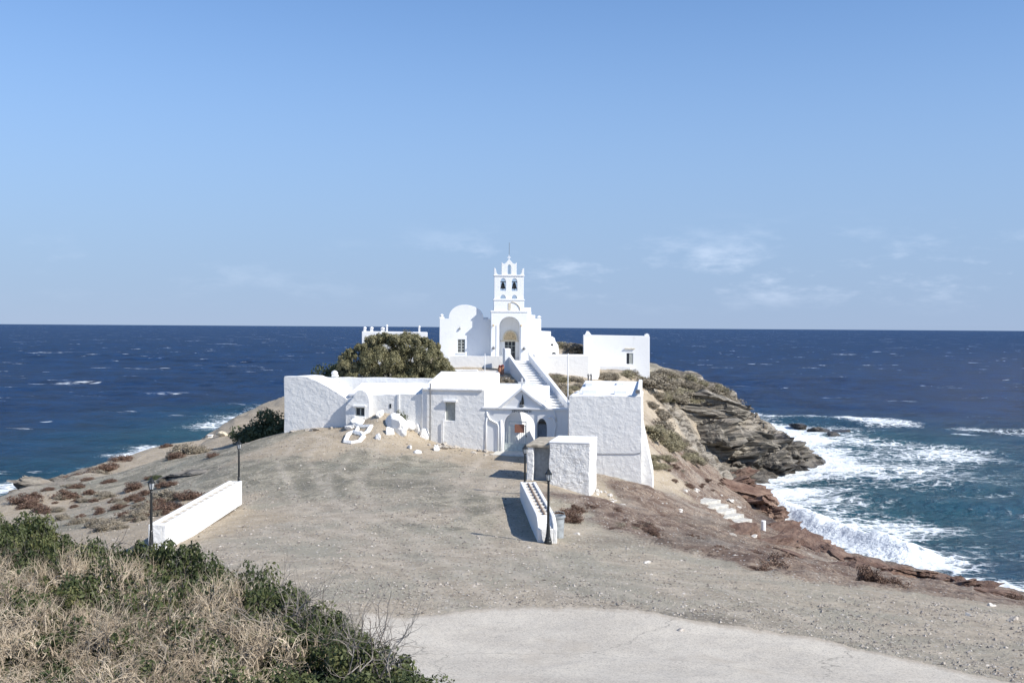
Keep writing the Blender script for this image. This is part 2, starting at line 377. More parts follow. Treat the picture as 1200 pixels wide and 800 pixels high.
bro = t.mix(t.ss(n_mid, .35, .65), (.165, .112, .085), (.35, .275, .21)); bro = t.mix(t.ss(n_fine, .50, .64, 0, .85), bro, (.075, .052, .044)); bro = t.mix(t.ss(n_big, .5, .7, 0, .6), bro, (.36, .325, .275))
st = t.mapping(v, (.05, .25, 1.35), (R(18), R(24), 0)); n_sta = t.noise(st, 2.4, 7, .62, dist=.5)
roc = t.mix(t.ss(n_sta, .40, .60), (.08, .07, .056), (.37, .33, .27)); roc = t.mix(t.ss(n_mid, .5, .7, 0, .6), roc, (.27, .22, .17)); roc = t.mix(t.ss(n_fine, .6, .8, 0, .6), roc, (.035, .033, .03))
n_zone = t.m('ADD', t.m('MULTIPLY', n_mid, .55), t.m('MULTIPLY', n_fine, .45))
def zmask(z, a=.22, bb=.68): return t.ss(t.m('ADD', z, t.m('MULTIPLY', t.m('SUBTRACT', n_zone, .5), 1.9)), a, bb)
c = t.mix(zmask(zs.outputs[2]), gra, tan); c = t.mix(zmask(zal), c, oli); c = t.mix(zmask(zs.outputs[1]), c, bro); c = t.mix(zmask(zs.outputs[0]), c, roc)
trk = t.n('ShaderNodeAttribute', attribute_name='track').outputs['Fac']
c = t.mix(t.m('MULTIPLY', trk, t.ss(n_mid, .35, .6, .25, .8)), c, (.57, .50, .41))
c = t.mix(t.m('MULTIPLY', t.n('ShaderNodeAttribute', attribute_name='stain').outputs['Fac'], t.ss(n_fine, .35, .6, .2, .85)), c, (.13, .115, .095))
c = t.mix(t.m('MULTIPLY', pebm, .75), c, (.55, .52, .47)); c = t.mix(t.m('MULTIPLY', pebd, .7), c, (.13, .11, .10))
hz = t.n('ShaderNodeSeparateXYZ', ins={0: v}).outputs[2]
wet = t.ss(t.m('ADD', hz, t.m('MULTIPLY', n_mid, -1.2)), 1.1, -.2)
c = t.mix(t.m('MULTIPLY', wet, .8), c, t.mix(.75, c, (.03, .027, .025)))
link(t, c, b.inputs['Base Color']); link(t, t.ss(wet, 0, 1, .95, .45), b.inputs['Roughness']); b.inputs['Specular IOR Level'].default_value = .2
hh = t.m('ADD', t.m('ADD', t.m('MULTIPLY', n_mid, .5), t.m('MULTIPLY', n_fine, .35)), t.m('MULTIPLY', t.m('MULTIPLY', n_sta, zs.outputs[0]), 1.6))
hh = t.m('ADD', hh, t.m('MULTIPLY', n_grit, .10))
link(t, t.bump(hh, .9, .30), b.inputs['Normal'])

m, t, b, v = material('stratified_sea_rock'); M['rock'] = m
tcg = t.n('ShaderNodeNewGeometry').outputs['Position']
n_mid = t.noise(tcg, .9, 6, .62); n_fine = t.noise(tcg, 5, 6, .7)
st = t.mapping(tcg, (.05, .25, 1.5), (R(18), R(24), 0)); n_sta = t.noise(st, 2.2, 7, .6, dist=.4)
c = t.mix(t.ss(n_sta, .38, .62), (.09, .08, .065), (.34, .305, .25)); c = t.mix(t.ss(n_mid, .5, .7, 0, .6), c, (.26, .21, .16)); c = t.mix(t.ss(n_fine, .55, .75, 0, .7), c, (.04, .036, .032))
hz = t.n('ShaderNodeSeparateXYZ', ins={0: tcg}).outputs[2]
wet = t.ss(t.m('ADD', hz, t.m('MULTIPLY', n_mid, -1.6)), .9, -.4); c = t.mix(t.m('MULTIPLY', wet, .85), c, (.03, .026, .023))
link(t, c, b.inputs['Base Color']); link(t, t.ss(wet, 0, 1, .9, .4), b.inputs['Roughness'])
link(t, t.bump(t.m('ADD', t.m('MULTIPLY', n_sta, 1.6), t.m('MULTIPLY', n_fine, .5)), .9, .3), b.inputs['Normal'])
m, t, b, v = material('brown_shore_rock'); M['brownrock'] = m
n_mid = t.noise(v, .9, 6, .62); n_fine = t.noise(v, 5, 6, .7)
c = t.mix(t.ss(n_mid, .35, .65), (.15, .085, .06), (.30, .205, .15)); c = t.mix(t.ss(n_fine, .52, .72, 0, .75), c, (.07, .045, .038))
link(t, c, b.inputs['Base Color']); b.inputs['Roughness'].default_value = .9; link(t, t.bump(t.m('ADD', n_mid, n_fine), .9, .25), b.inputs['Normal'])
M['pebble'] = flat_mat('loose_stone', (.42, .38, .33), .9, var=.4, scale=1.3)
M['palestone'] = flat_mat('pale_loose_stone', (.60, .57, .52), .9, var=.2, scale=5, bump=.5)

m, t, b, v = material('gritty_concrete'); M['road'] = m
n1 = t.noise(v, .35, 5, .6); n2 = t.noise(v, 3.2, 5, .6); g1 = t.noise(v, 26, 3, .75)
vv = t.n('ShaderNodeTexVoronoi', feature='F1', ins={'Vector': v, 'Scale': 34.0}); vr = t.n('ShaderNodeSeparateColor', ins={0: vv.outputs['Color']}).outputs[0]
c = t.mix(t.ss(n1, .35, .65), (.44, .395, .33), (.54, .49, .41)); c = t.mix(t.ss(n2, .5, .75, 0, .3), c, (.34, .32, .29))
c = t.mix(t.ss(vr, .2, .95, 0, .45), c, (.68, .63, .54)); c = t.mix(t.m('MULTIPLY', t.m('LESS_THAN', vr, .13), .5), c, (.17, .16, .145))
ck = t.n('ShaderNodeVectorMath', operation='ADD', ins={0: v, 1: t.noise(v, .8, 4, .6, 'Color')}).outputs[0]
crk = t.m('LESS_THAN', t.vor(ck, .13, 'DISTANCE_TO_EDGE'), .0022); c = t.mix(t.m('MULTIPLY', crk, .5), c, (.15, .14, .12))
ed = t.n('ShaderNodeAttribute', attribute_name='edge').outputs['Fac']
wash = t.ss(t.m('ADD', t.m('ADD', t.m('MULTIPLY', ed, .85), t.m('MULTIPLY', n2, .5)), t.m('MULTIPLY', n1, .35)), .95, 1.22)
wash2 = t.ss(t.noise(t.mapping(v, (1, .5, 1), (0, 0, .5)), .5, 6, .65), .55, .72, 0, .45)
c = t.mix(t.m('MAXIMUM', wash, wash2), c, t.mix(t.ss(g1, .4, .65), (.36, .31, .245), (.50, .44, .36)))
link(t, c, b.inputs['Base Color']); b.inputs['Roughness'].default_value = .95; b.inputs['Specular IOR Level'].default_value = .2
link(t, t.bump(t.m('ADD', t.m('MULTIPLY', vr, .5), g1), .5, .012), b.inputs['Normal'])

# sea
m, t, b, v = material('sea_water'); M['sea'] = m
fo = t.n('ShaderNodeAttribute', attribute_name='foam').outputs['Fac']; sh = t.n('ShaderNodeAttribute', attribute_name='shallow').outputs['Fac']
rip = t.mapping(v, (.8, 1.0, 1), (0, 0, R(-14)))
w1 = t.noise(rip, .16, 5, .62, dist=.4); w2 = t.noise(rip, .9, 5, .65, dist=.3); w3 = t.noise(rip, 4.0, 4, .6); w0 = t.noise(t.mapping(v, (.75, 1, 1), (0, 0, R(-10))), .035, 7, .7)
lace = t.m('ADD', t.m('MULTIPLY', w2, .5), t.m('ADD', t.m('MULTIPLY', w3, .3), t.m('MULTIPLY', w1, .2)))
cells = t.vor(t.n('ShaderNodeVectorMath', operation='ADD', ins={0: rip, 1: t.noise(v, .5, 4, .6, 'Color')}).outputs[0], .8, 'DISTANCE_TO_EDGE')
net = t.ss(cells, .16, .02)
fm = t.ss(t.m('ADD', fo, t.m('ADD', t.m('MULTIPLY', t.m('SUBTRACT', lace, .5), 1.5), t.m('MULTIPLY', t.m('MULTIPLY', net, fo), .35))), .40, .72)
capn = t.noise(t.mapping(v, (.4, 1, 1), (0, 0, R(-6))), .11, 4, .6); capf = t.noise(t.mapping(v, (.5, 1, 1)), .55, 4, .7)
caps = t.m('MULTIPLY', t.ss(capn, .63, .68), t.ss(capf, .50, .62))
caps2 = t.m('MULTIPLY', t.ss(t.noise(t.mapping(v, (.5, 1, 1), (0, 0, R(4))), .045, 5, .6), .64, .67), t.ss(capf, .44, .6))
fm = t.m('MAXIMUM', fm, t.m('MULTIPLY', t.m('MAXIMUM', caps, caps2), .8))
deep = t.mix(t.ss(t.m('ADD', t.m('MULTIPLY', w0, .25), t.m('ADD', t.m('MULTIPLY', w1, .45), t.m('MULTIPLY', w2, .3))), .40, .60), (.0009, .0105, .041), (.0027, .040, .132))
c = t.mix(t.m('MULTIPLY', sh, t.ss(w1, .25, .7, .75, 1.0)), deep, (.0040, .078, .098)); c = t.mix(t.m('MULTIPLY', t.m('MULTIPLY', fo, sh), .55, clamp=True), c, (.06, .22, .22))
c = t.mix(fm, c, (.80, .84, .86))
link(t, c, b.inputs['Base Color']); link(t, t.m('ADD', t.m('MULTIPLY', fm, .6), .20, clamp=True), b.inputs['Roughness'])
hw = t.m('ADD', t.m('MULTIPLY', w1, 2.4), t.m('ADD', t.m('MULTIPLY', w2, 1.5), t.m('MULTIPLY', w3, .38)))
hw = t.m('ADD', hw, t.m('MULTIPLY', fm, .25))
nb = t.bump(t.m('ADD', hw, t.m('MULTIPLY', w0, .8)), t.m('SUBTRACT', 1.0, t.m('MULTIPLY', fm, .55)), 1.0)
link(t, nb, b.inputs['Normal']); b.inputs['Specular IOR Level'].default_value = 0.0
gl = t.n('ShaderNodeBsdfGlossy', ins={'Color': (1, 1, 1, 1), 'Roughness': .22, 'Normal': nb})
fr_ = t.m('MINIMUM', t.n('ShaderNodeFresnel', ins={'IOR': 1.33, 'Normal': nb}).outputs[0], .30)
mx = t.n('ShaderNodeMixShader', ins={0: t.m('MULTIPLY', t.m('MULTIPLY', fr_, .62), t.m('SUBTRACT', 1.0, fm)), 1: b.outputs[0], 2: gl.outputs[0]})
link(t, mx.outputs[0], m.node_tree.nodes['Material Output'].inputs[0])

# foliage
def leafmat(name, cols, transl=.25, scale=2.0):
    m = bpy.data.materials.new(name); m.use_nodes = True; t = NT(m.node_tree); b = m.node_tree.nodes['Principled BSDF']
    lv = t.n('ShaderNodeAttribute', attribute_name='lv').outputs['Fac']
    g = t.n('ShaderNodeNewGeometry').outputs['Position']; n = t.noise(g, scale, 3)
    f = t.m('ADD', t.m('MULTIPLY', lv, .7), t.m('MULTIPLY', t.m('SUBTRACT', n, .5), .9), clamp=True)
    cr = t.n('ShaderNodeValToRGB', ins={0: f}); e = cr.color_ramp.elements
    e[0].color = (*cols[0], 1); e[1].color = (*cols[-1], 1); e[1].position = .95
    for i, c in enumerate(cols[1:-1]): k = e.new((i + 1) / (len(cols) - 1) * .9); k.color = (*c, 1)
    link(t, cr.outputs[0], b.inputs['Base Color']); b.inputs['Roughness'].default_value = .6; b.inputs['Specular IOR Level'].default_value = .3
    if transl:
        tr = t.n('ShaderNodeBsdfTranslucent', ins={0: cr.outputs[0]}); mx = t.n('ShaderNodeMixShader', ins={0: transl, 1: b.outputs[0], 2: tr.outputs[0]})
        link(t, mx.outputs[0], m.node_tree.nodes['Material Output'].inputs[0])
    return m
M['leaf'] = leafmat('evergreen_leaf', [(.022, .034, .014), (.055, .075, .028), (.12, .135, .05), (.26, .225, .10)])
M['twig_straw'] = leafmat('straw_twig', [(.27, .21, .145), (.45, .37, .27), (.62, .54, .42)], 0)
M['twig_grey'] = leafmat('grey_twig', [(.12, .10, .085), (.24, .21, .18), (.36, .33, .29)], 0)
M['tam'] = leafmat('olive_tamarisk', [(.14, .135, .07), (.23, .215, .115), (.31, .28, .16), (.38, .34, .21)], .2, .9)
M['sh_brown'] = leafmat('dry_red_brown_brush', [(.085, .052, .038), (.19, .12, .085), (.30, .21, .15)], .1)
M['sh_grey'] = leafmat('dry_grey_brush', [(.18, .155, .115), (.33, .285, .215), (.47, .41, .31)], .1)
M['sh_olive'] = leafmat('dry_olive_brush', [(.19, .17, .11), (.34, .305, .195), (.48, .43, .29)], .1)
M['sh_green'] = leafmat('dark_green_brush', [(.05, .06, .03), (.10, .12, .055), (.17, .18, .09)], .1)
M['bark'] = flat_mat('bark', (.12, .09, .065), .9, bump=.5)

# ------------------------------------------------------------------ ground mesh
road_edge = [(478, 724), (500, 719), (560, 714), (640, 711), (700, 711), (760, 716), (790, 722), (830, 727), (870, 734), (940, 745), (1000, 757), (1090, 777), (1180, 799), (1260, 830)]
RE = []
for px, py in road_edge:
    h = hit(px, py) if py < 800 else None
    if h is None: h = at_z(px, py, 8.7)
    RE.append((math.atan2(h.x, h.y), math.hypot(h.x, h.y)))
RE = [(-.15, RE[0][1] + .2)] + RE + [(.62, 16.5)]
REa = np.array([a for a, r in RE]); REr = np.array([r for a, r in RE])
def road_r(a): return np.interp(a, REa, REr) + .16 * fbm(a * 420, a * 0 + 5, 3, 6) + .35 * fbm(a * 30, a * 0 + 3, 4, 2) + .12 * fbm(a * 130, a * 0 + 8, 3, 4)
def rockmod(x, y, z, zn):
    """broken relief on top of the surveyed surface"""
    rk, br, ta, ol = zn[..., 0], zn[..., 1], zn[..., 2], zn[..., 3]
    d = .03 * fbm(x * .8, y * .8, 4, 1) * (1 - rk)
    d = d + .07 * np.clip(ta + ol, 0, 1) * fbm(x * .5, y * .5, 5, 11)
    d = d + br * (.30 * fbm(x * .35, y * .35, 6, 21, .6) + .16 * np.abs(fbm(x * 1.1, y * 1.1, 4, 31)))
    # tilted beds: a quantised height breaks into ledges
    bed = (z * 1.0 + .16 * x - .10 * y + .9 * fbm(x * .12, y * .12, 4, 41)) / .95
    fr = bed - np.floor(bed); led = (sst(fr, .0, .30) - fr) * .95
    blk = fbm(np.floor(x * .33 + .5 * fbm(x * .3, y * .3, 3, 51)) * 1.7, np.floor(y * .22 + .15 * x) * 1.3, 1, 61)
    d = d + rk * (.85 * led + .55 * fbm(x * .22, y * .22, 6, 71, .62) + .5 * blk)
    d = d + br * .45 * led * sst(-y, -100, -50)
    return d
def smooth_pad(x, y):
    return (1 - sst(np.abs(x + 7.0), 11, 15) * 0) * 1
rr = np.concatenate([np.exp(np.linspace(math.log(2.0), math.log(60), 400))[:-1], np.linspace(60, 150, 430), np.linspace(151, 230, 60)])
aa = np.linspace(-.80, .80, 860)
RR, AA = np.meshgrid(rr, aa, indexing='ij'); X = RR * np.sin(AA); Y = RR * np.cos(AA); Z = T(X, Y); zn = zones(X, Y)
steep = sst(np.hypot(X - 31, (Y - 125) * .8), 30, 12)
Z = Z + rockmod(X, Y, Z, zn)
Z = Z - .07 * sst(road_r(AA) - .25 - RR, -.3, .3) * (AA > -.13)
trk = np.zeros(X.shape); stn = np.zeros(X.shape); nearm = RR < 90; xs, ys = X[nearm], Y[nearm]
def sd(x, y, P):
    best = np.full(x.shape, 1e9)
    for i in range(len(P) - 1):
        ax, ay = P[i]; bx, by = P[i + 1]; dx, dy = bx - ax, by - ay
        tt = np.clip(((x - ax) * dx + (y - ay) * dy) / (dx * dx + dy * dy), 0, 1); best = np.minimum(best, np.hypot(x - ax - tt * dx, y - ay - tt * dy))
    return best
tv = np.zeros(xs.shape); sv_ = np.zeros(xs.shape); wob_ = .5 * fbm(xs * .1, ys * .1, 3, 15)
for pl in ([(700, 712), (620, 660), (560, 600), (560, 555), (590, 535)], [(760, 716), (560, 650), (430, 600), (400, 560), (430, 530)], [(1000, 757), (820, 690), (640, 668), (480, 650), (330, 620)], [(560, 715), (470, 640), (380, 590), (340, 540), (360, 515)]):
    P_ = [(h.x, h.y) for h in (hit(a, b_) for a, b_ in pl) if h]
    dd_ = sd(xs + wob_, ys, P_); tv = np.maximum(tv, np.exp(-((dd_ - .85) / .26) ** 2)); sv_ = np.maximum(sv_, .18 * np.exp(-(dd_ / .45) ** 2))
for pl, w_, k_ in (([(795, 722), (840, 727)], .8, .9), ([(690, 712), (790, 722), (870, 738), (1000, 762)], .25, .5), ([(640, 700), (720, 704)], .4, .35), ([(470, 590), (540, 600), (600, 592)], 1.0, .35), ([(380, 545), (440, 560), (520, 570)], 1.6, .35), ([(700, 635), (800, 640), (850, 632)], 1.2, .6), ([(790, 615), (870, 622)], .9, .7)):
    P_ = [(h.x, h.y) for h in (hit(a, b_) for a, b_ in pl) if h]
    if len(P_) > 1: sv_ = np.maximum(sv_, k_ * np.exp(-(sd(xs + wob_, ys + wob_, P_) / w_) ** 2))
trk[nearm] = tv * .55; stn[nearm] = sv_
me = np_mesh('ground', np.stack([X, Y, Z], -1).reshape(-1, 3), grid_faces(*X.shape)[:, ::-1], True, {'zone': zn.reshape(-1, 4), 'track': trk.ravel(), 'stain': stn.ravel()})
tag(put('ground', me, M['ground']), 'bare stony headland of gravel, dry soil and rock', kind='structure')

ra = np.linspace(-.134, .60, 900); rk_ = np.linspace(0, 1, 150)
RRo = 5 + (road_r(ra)[None] - 5) * rk_[:, None]; X = RRo * np.sin(ra); Y = RRo * np.cos(ra)
Z = T(X, Y) + .03 * fbm(X * .8, Y * .8, 4, 1) + .012 - .06 * (rk_[:, None] > .998)
edg = np.clip(1 - (road_r(ra)[None] - RRo) / 2.2, 0, 1) * np.ones_like(X)
me = np_mesh('concrete_road', np.stack([X, Y, Z], -1).reshape(-1, 3), grid_faces(*X.shape)[:, ::-1], True, {'edge': edg.ravel()})
tag(put('concrete_road', me, M['road']), 'pale gritty concrete road surface in the foreground', kind='structure')

# ------------------------------------------------------------------ sea mesh
def spts(l): return [at_z(px, py, 0) for px, py in l]
STROKES = []     # polyline, half width, strength
def stroke(pts, wd, k): STROKES.append((np.array([(p.x, p.y) for p in spts(pts)]), wd, k))
stroke([(875, 484), (930, 491), (1000, 493), (1045, 497)], 4, .74)
stroke([(905, 503), (960, 508), (1000, 516), (1085, 522)], 5, .72)
stroke([(925, 515), (960, 522), (1010, 530), (1060, 540)], 7, .66)
stroke([(958, 530), (968, 545), (950, 556)], 5, 1.0)
stroke([(872, 572), (905, 562), (940, 555), (980, 552), (1040, 560)], 4.5, .8)
stroke([(890, 585), (930, 577), (990, 577)], 3.5, .85)
stroke([(880, 590), (905, 600), (925, 612)], 2.6, .95)
stroke([(905, 596), (940, 606), (970, 620), (1010, 635), (1060, 652), (1095, 660)], 2.6, 1.0)
stroke([(915, 622), (950, 642), (1000, 655), (1060, 662)], 2.2, .75)
stroke([(1000, 640), (1060, 650), (1130, 655)], 2.4, .55)
stroke([(1075, 570), (1110, 577), (1180, 583), (1230, 590)], 3.5, .58)
stroke([(1130, 502), (1200, 507)], 3, .56)
stroke([(1140, 683), (1160, 686), (1185, 694)], 1.3, 1.0)
stroke([(1020, 655), (1100, 672), (1150, 680), (1230, 690)], 2.4, .52)
stroke([(860, 575), (885, 563), (905, 556), (940, 549), (964, 538), (955, 525), (925, 508), (890, 497)], 4.5, 1.05)
stroke([(890, 595), (915, 615), (942, 642), (1000, 660), (1090, 678), (1150, 694), (1200, 703)], 1.3, .95)
stroke([(1100, 545), (1180, 552)], 7, .42)
stroke([(1010, 600), (1080, 610), (1150, 600)], 8, .34)
stroke([(-20, 580), (10, 571), (45, 568)], 2.6, .92)
stroke([(-40, 590), (60, 577), (100, 560), (160, 538), (245, 516), (330, 492)], 2.0, .55)
stroke([(150, 533), (170, 527), (190, 523)], 3.0, .75)
stroke([(250, 502), (290, 494), (330, 480)], 6, .72)
stroke([(-60, 610), (20, 574), (100, 557)], 1.6, .6)
stroke([(880, 492), (950, 510), (1010, 525), (1060, 540)], 11, .62)
stroke([(900, 570), (970, 565), (1040, 575)], 8, .60)
stroke([(905, 600), (960, 612), (1020, 625)], 5, .66)
stroke([(960, 600), (1000, 595), (1060, 600)], 6, .45)
stroke([(1000, 545), (1080, 560), (1130, 575)], 9, .52)
stroke([(890, 500), (930, 530), (985, 540), (1030, 535)], 13, .72)
stroke([(890, 575), (930, 585), (985, 600), (1040, 615)], 6, .70)
stroke([(940, 545), (990, 560), (1060, 575)], 8, .62)
stroke([(1040, 520), (1110, 530)], 6, .6)
stroke([(1060, 640), (1130, 640), (1200, 650)], 5, .42)
SHP = np.array([(p[0], p[1]) for p in SHORE] + [(at_z(950, 522, 0).x, 150), (20, 165)])
SHL = np.array([(p.x, p.y) for p in spts([(-60, 612), (45, 572), (160, 532), (245, 510), (330, 486)])])
def seg_dist(x, y, P, bulge=False):
    best = np.full(x.shape, 1e9)
    for i in range(len(P) - 1):
        ax, ay = P[i]; bx, by = P[i + 1]; dx, dy = bx - ax, by - ay
        tt = np.clip(((x - ax) * dx + (y - ay) * dy) / (dx * dx + dy * dy), 0, 1)
        best = np.minimum(best, np.hypot(x - ax - tt * dx, y - ay - tt * dy))
    return best
rr = np.concatenate([np.exp(np.linspace(math.log(45), math.log(1400), 760)), np.exp(np.linspace(math.log(1500), math.log(32000), 30))])
aa = np.concatenate([np.linspace(-1.2, -.56, 40)[:-1], np.linspace(-.56, .56, 800), np.linspace(.56, 1.2, 40)[1:]])
RR, AA = np.meshgrid(rr, aa, indexing='ij'); X = RR * np.sin(AA); Y = RR * np.cos(AA)
rnd = np.random.RandomState(5); Z = np.zeros_like(X); sp = np.maximum(RR * .0046, .3)
wx = X + 4 * fbm(X * .03, Y * .03, 3, 2); wy = Y + 4 * fbm(X * .03, Y * .03, 3, 7)
for i in range(26):
    lam = 3.2 * 1.135 ** i * (1 + .1 * rnd.rand()); th = R(-100 + rnd.normal(0, 26)); k = 2 * math.pi / lam
    amp = .011 * lam ** .92 if lam < 30 else .14 * (30 / lam)
    ph = k * (wx * math.cos(th) + wy * math.sin(th)) + rnd.rand() * 6.28; s_ = np.sin(ph)
    Z += amp * (s_ + .28 * np.cos(2 * ph)) * sst(lam / sp, 2.2, 5)
Z *= .85 * (.72 + .6 * fbm(X * .012, Y * .012, 3, 12)) * sst(-RR, -1400, -700)
foam = np.zeros_like(X); nearm = RR < 320
xs, ys = X[nearm], Y[nearm]; f = np.zeros(xs.shape)
for P, wd, k in STROKES: f = np.maximum(f, k * np.exp(-(seg_dist(xs, ys, P) / (wd * 1.6)) ** 2 * 1.0))
dR = seg_dist(xs, ys, SHP); dL = seg_dist(xs, ys, SHL)
f = f * (.78 + .45 * fbm(xs * .09, ys * .16, 4, 22)); foam[nearm] = f
shal = np.zeros_like(X); shal[nearm] = np.clip(np.exp(-(dR / 45) ** 2) * 1.0 + np.exp(-(dL / 26) ** 2) * .8, 0, 1)
shal *= .75 + .5 * fbm(X * .02, Y * .03, 4, 13)
# the breaking swell that runs on to the shore rocks
brk = np.array([(p.x, p.y) for p in spts([(900, 596), (940, 607), (975, 622), (1015, 637), (1065, 652)])]); dz = np.zeros(xs.shape)
dz += .95 * np.exp(-(seg_dist(xs, ys, brk) / 1.5) ** 2) * (1 + .22 * fbm(xs * .6, ys * .6, 3, 44))
for pl, a_, w_ in [([(1010, 585), (1100, 596), (1200, 592)], .75, 3.0), ([(985, 560), (1060, 566), (1150, 575)], .6, 3.0), ([(930, 492), (1045, 497)], .45, 3.5)]:
    Pn = np.array([(p.x, p.y) for p in spts(pl)]); dz += a_ * np.exp(-(seg_dist(xs, ys, Pn) / w_) ** 2)
dz += .16 * np.clip(f, 0, 1) * fbm(xs * .8, ys * .8, 4, 33)
tmp = Z[nearm]; shallow_fade = sst(np.minimum(dR, dL), 0, 8); Z[nearm] = tmp * (.45 + .55 * shallow_fade) + dz
me = np_mesh('sea', np.stack([X, Y, Z - .0], -1).reshape(-1, 3), grid_faces(*X.shape)[:, ::-1], True, {'foam': foam.ravel(), 'shallow': np.clip(shal, 0, 1).ravel()})
tag(put('sea', me, M['sea']), 'deep blue windblown sea with whitecaps and surf', kind='structure')

# ================================================================== BUILDINGS
F = Fr(0, 75, -11)
def zf(p, fr=F, yo=0): return fr.at(p[0], p[1], yo)
def poly(pts, fr=F, yo=0): return [fr.at(px, py, yo) for px, py in pts]
def X_(px, fr=F, yo=0): return fr.at(px, 450, yo)[0]
def Z_(px, py, fr=F, yo=0): return fr.at(px, py, yo)[1]
def ccw(p):
    a = sum(p[i][0] * p[(i + 1) % len(p)][1] - p[(i + 1) % len(p)][0] * p[i][1] for i in range(len(p)))
    return p if a > 0 else p[::-1]
def gable_prism(mb, fr, pts, y0, y1, **k): mb.fr = fr; return mb.prism(ccw(poly(pts, fr, y0)), y0, y1, **k)

# ---- left wing of the lower monastery front
root = thing('monastery_wing', 'long low whitewashed rubble building left of the arched gate, with two small windows', 'building', F.P(-8, 0, 7.5))
a = MB(F); gable_prism(a, F, [(333, 530), (333, 441.5), (360, 441.5), (372, 446), (384, 453), (396, 461), (406, 468), (406, 530)], 0, 3.0, jit=.035, seed=2)
a.build('end_wall', M['wall'], root, bevel=.10)
a = MB(F); gable_prism(a, F, [(333.5, 500), (333.5, 441), (523, 444), (523, 500)], 3.0, 3.7, jit=.03, step=.9, seed=3)
x0, x1 = X_(334, F), X_(520, F); zt = Z_(400, 443, F, 3) - .25
a.box(x0, x1, 3.7, 11, 8, zt)
a.build('upper_wall', M['wall'], root, bevel=.10)
a = MB(F); gable_prism(a, F, [(406, 535), (406, 468), (420, 463), (495, 461.5), (495, 535)], 0, 3.0, jit=.03, dtop=.62, seed=4)
a.build('front_wall', M['wall'], root, bevel=.09)
zr0 = Z_(450, 461.7); MB(F).box(X_(408), X_(494.4), .12, 2.98, zr0 - .2, zr0, top=(zr0 - .02, zr0 + .03, zr0 + .66, zr0 + .64)).build('roof', M['smooth'], root, bevel=.03)
a = MB(F)
wx0, wz1 = zf((522.5, 471)); wx1, wz0 = zf((534, 493))
gable_prism(a, F, [(494.5, 535), (494.5, 455.5), (568, 457), (568, 540)], -.15, 5.0, jit=.025, dtop=.95, seed=5, holes=[[(wx0, wz0), (wx1, wz0), (wx1, wz1), (wx0, wz1)]])
a.build('front_wall', M['wall'], root, bevel=.07)
zr0 = Z_(530, 456); MB(F).box(X_(495), X_(567), -.02, 5.1, zr0 - .2, zr0, top=(zr0 + .08, zr0 + .04, zr0 + 1.02, zr0 + 1.02)).build('roof', M['smooth'], root, bevel=.03)
a = MB(F); cx = X_(529, F); zt = Z_(529, 454, F, -.15)
a.box(X_(496), X_(567), -.27, -.15, zt - .2, zt - .05); a.build('cornice', M['wall'], root, bevel=.04)
wn = MB(F).box(wx0, wx1, .02, .12, wz0, wz1).build('window_shutter', M['shutter'], root)
MB(F).box(wx0 - .12, wx1 + .14, -.36, -.17, wz1 + .03, wz1 + .20).build('lintel', M['smooth'], wn, bevel=.03)
mb = MB(F).box(wx0, wx0 + .05, -.0, .02, wz0, wz1).box(wx1 - .05, wx1, -.0, .02, wz0, wz1).box((wx0 + wx1) / 2 - .02, (wx0 + wx1) / 2 + .02, -.0, .02, wz0, wz1)
mb.build('frame', M['frame'], wn)
# small arched bay with the dark window
bx0, bx1 = X_(408), X_(436); z0 = Z_(420, 522); zsp = Z_(420, 472); zt = Z_(420, 458.5); cx = (bx0 + bx1) / 2 + .25
wa, wzt = zf((419.5, 476.5)); wb, wzb = zf((430, 487))
out = [(bx0, z0), (bx1, z0), (bx1, zsp + .15)] + [(cx + (bx1 - cx) * math.cos(t), zsp + .15 + (zt - zsp) * math.sin(t)) for t in [math.pi * k / 10 for k in range(1, 10)]] + [(bx0, zsp - .2)]
a = MB(F); a.prism(out, -.55, .3, holes=[[(wa, wzb), (wb, wzb), (wb, wzt), (wa, wzt)]]); a.build('arched_bay', M['wall'], root, bevel=.06)
wn = MB(F).box(wa, wb, -.33, -.28, wzb, wzt).build('window', M['dark'], root)
mb = MB(F)
for q in (0, .5, 1): xx = wa + (wb - wa) * q; mb.box(xx - .035, xx + .035, -.40, -.33, wzb, wzt)
mb.box(wa, wb, -.40, -.34, wzt - .06, wzt - .002).box(wa, wb, -.40, -.34, wzb + .002, wzb + .06)
mb.build('frame', M['frame'], wn)
MB(F).box(wa - .15, wb + .15, -.75, -.56, wzt + .05, wzt + .17).build('lintel', M['smooth'], wn, bevel=.02); MB(F).box(wa - .12, wb + .12, -.64, -.56, wzb - .12, wzb - .02).build('sill', M['smooth'], wn, bevel=.02)
# slit vent, pipes
xa, zb_ = zf((456.5, 473)); xb, zc_ = zf((458.5, 478))
MB(F).box(xa, xb, -.03, .02, zc_, zb_).build('vent', M['dark'], root)
MB(F).tube([(X_(468.5), -.08, Z_(468, 489)), (X_(468.5), -.08, Z_(468, 460))], .035).build('drainpipe', M['smooth'], root)
mb = MB(F).tube([(X_(505.5), -.27, Z_(505, 515)), (X_(505.5), -.27, Z_(505, 449))], .045); mb.build('drainpipe', M['iron'], root)
mb = MB(F).tube([(X_(521), -.24, Z_(521, 517)), (X_(521), -.24, Z_(521, 493))], .035); mb.build('drainpipe', M['smooth'], root)
mb = MB(F).box(-14.1, -13.7, 3.05, 3.5, Z_(349, 441, F, 3), Z_(349, 438.5, F, 3)); mb.lathe((-13.95, 3.3, Z_(349, 438.5, F, 3)), [(.2, 0), (.28, .12), (.18, .26), (.05, .32)], 8); mb.build('chimney', M['lime'], root, bevel=.03)

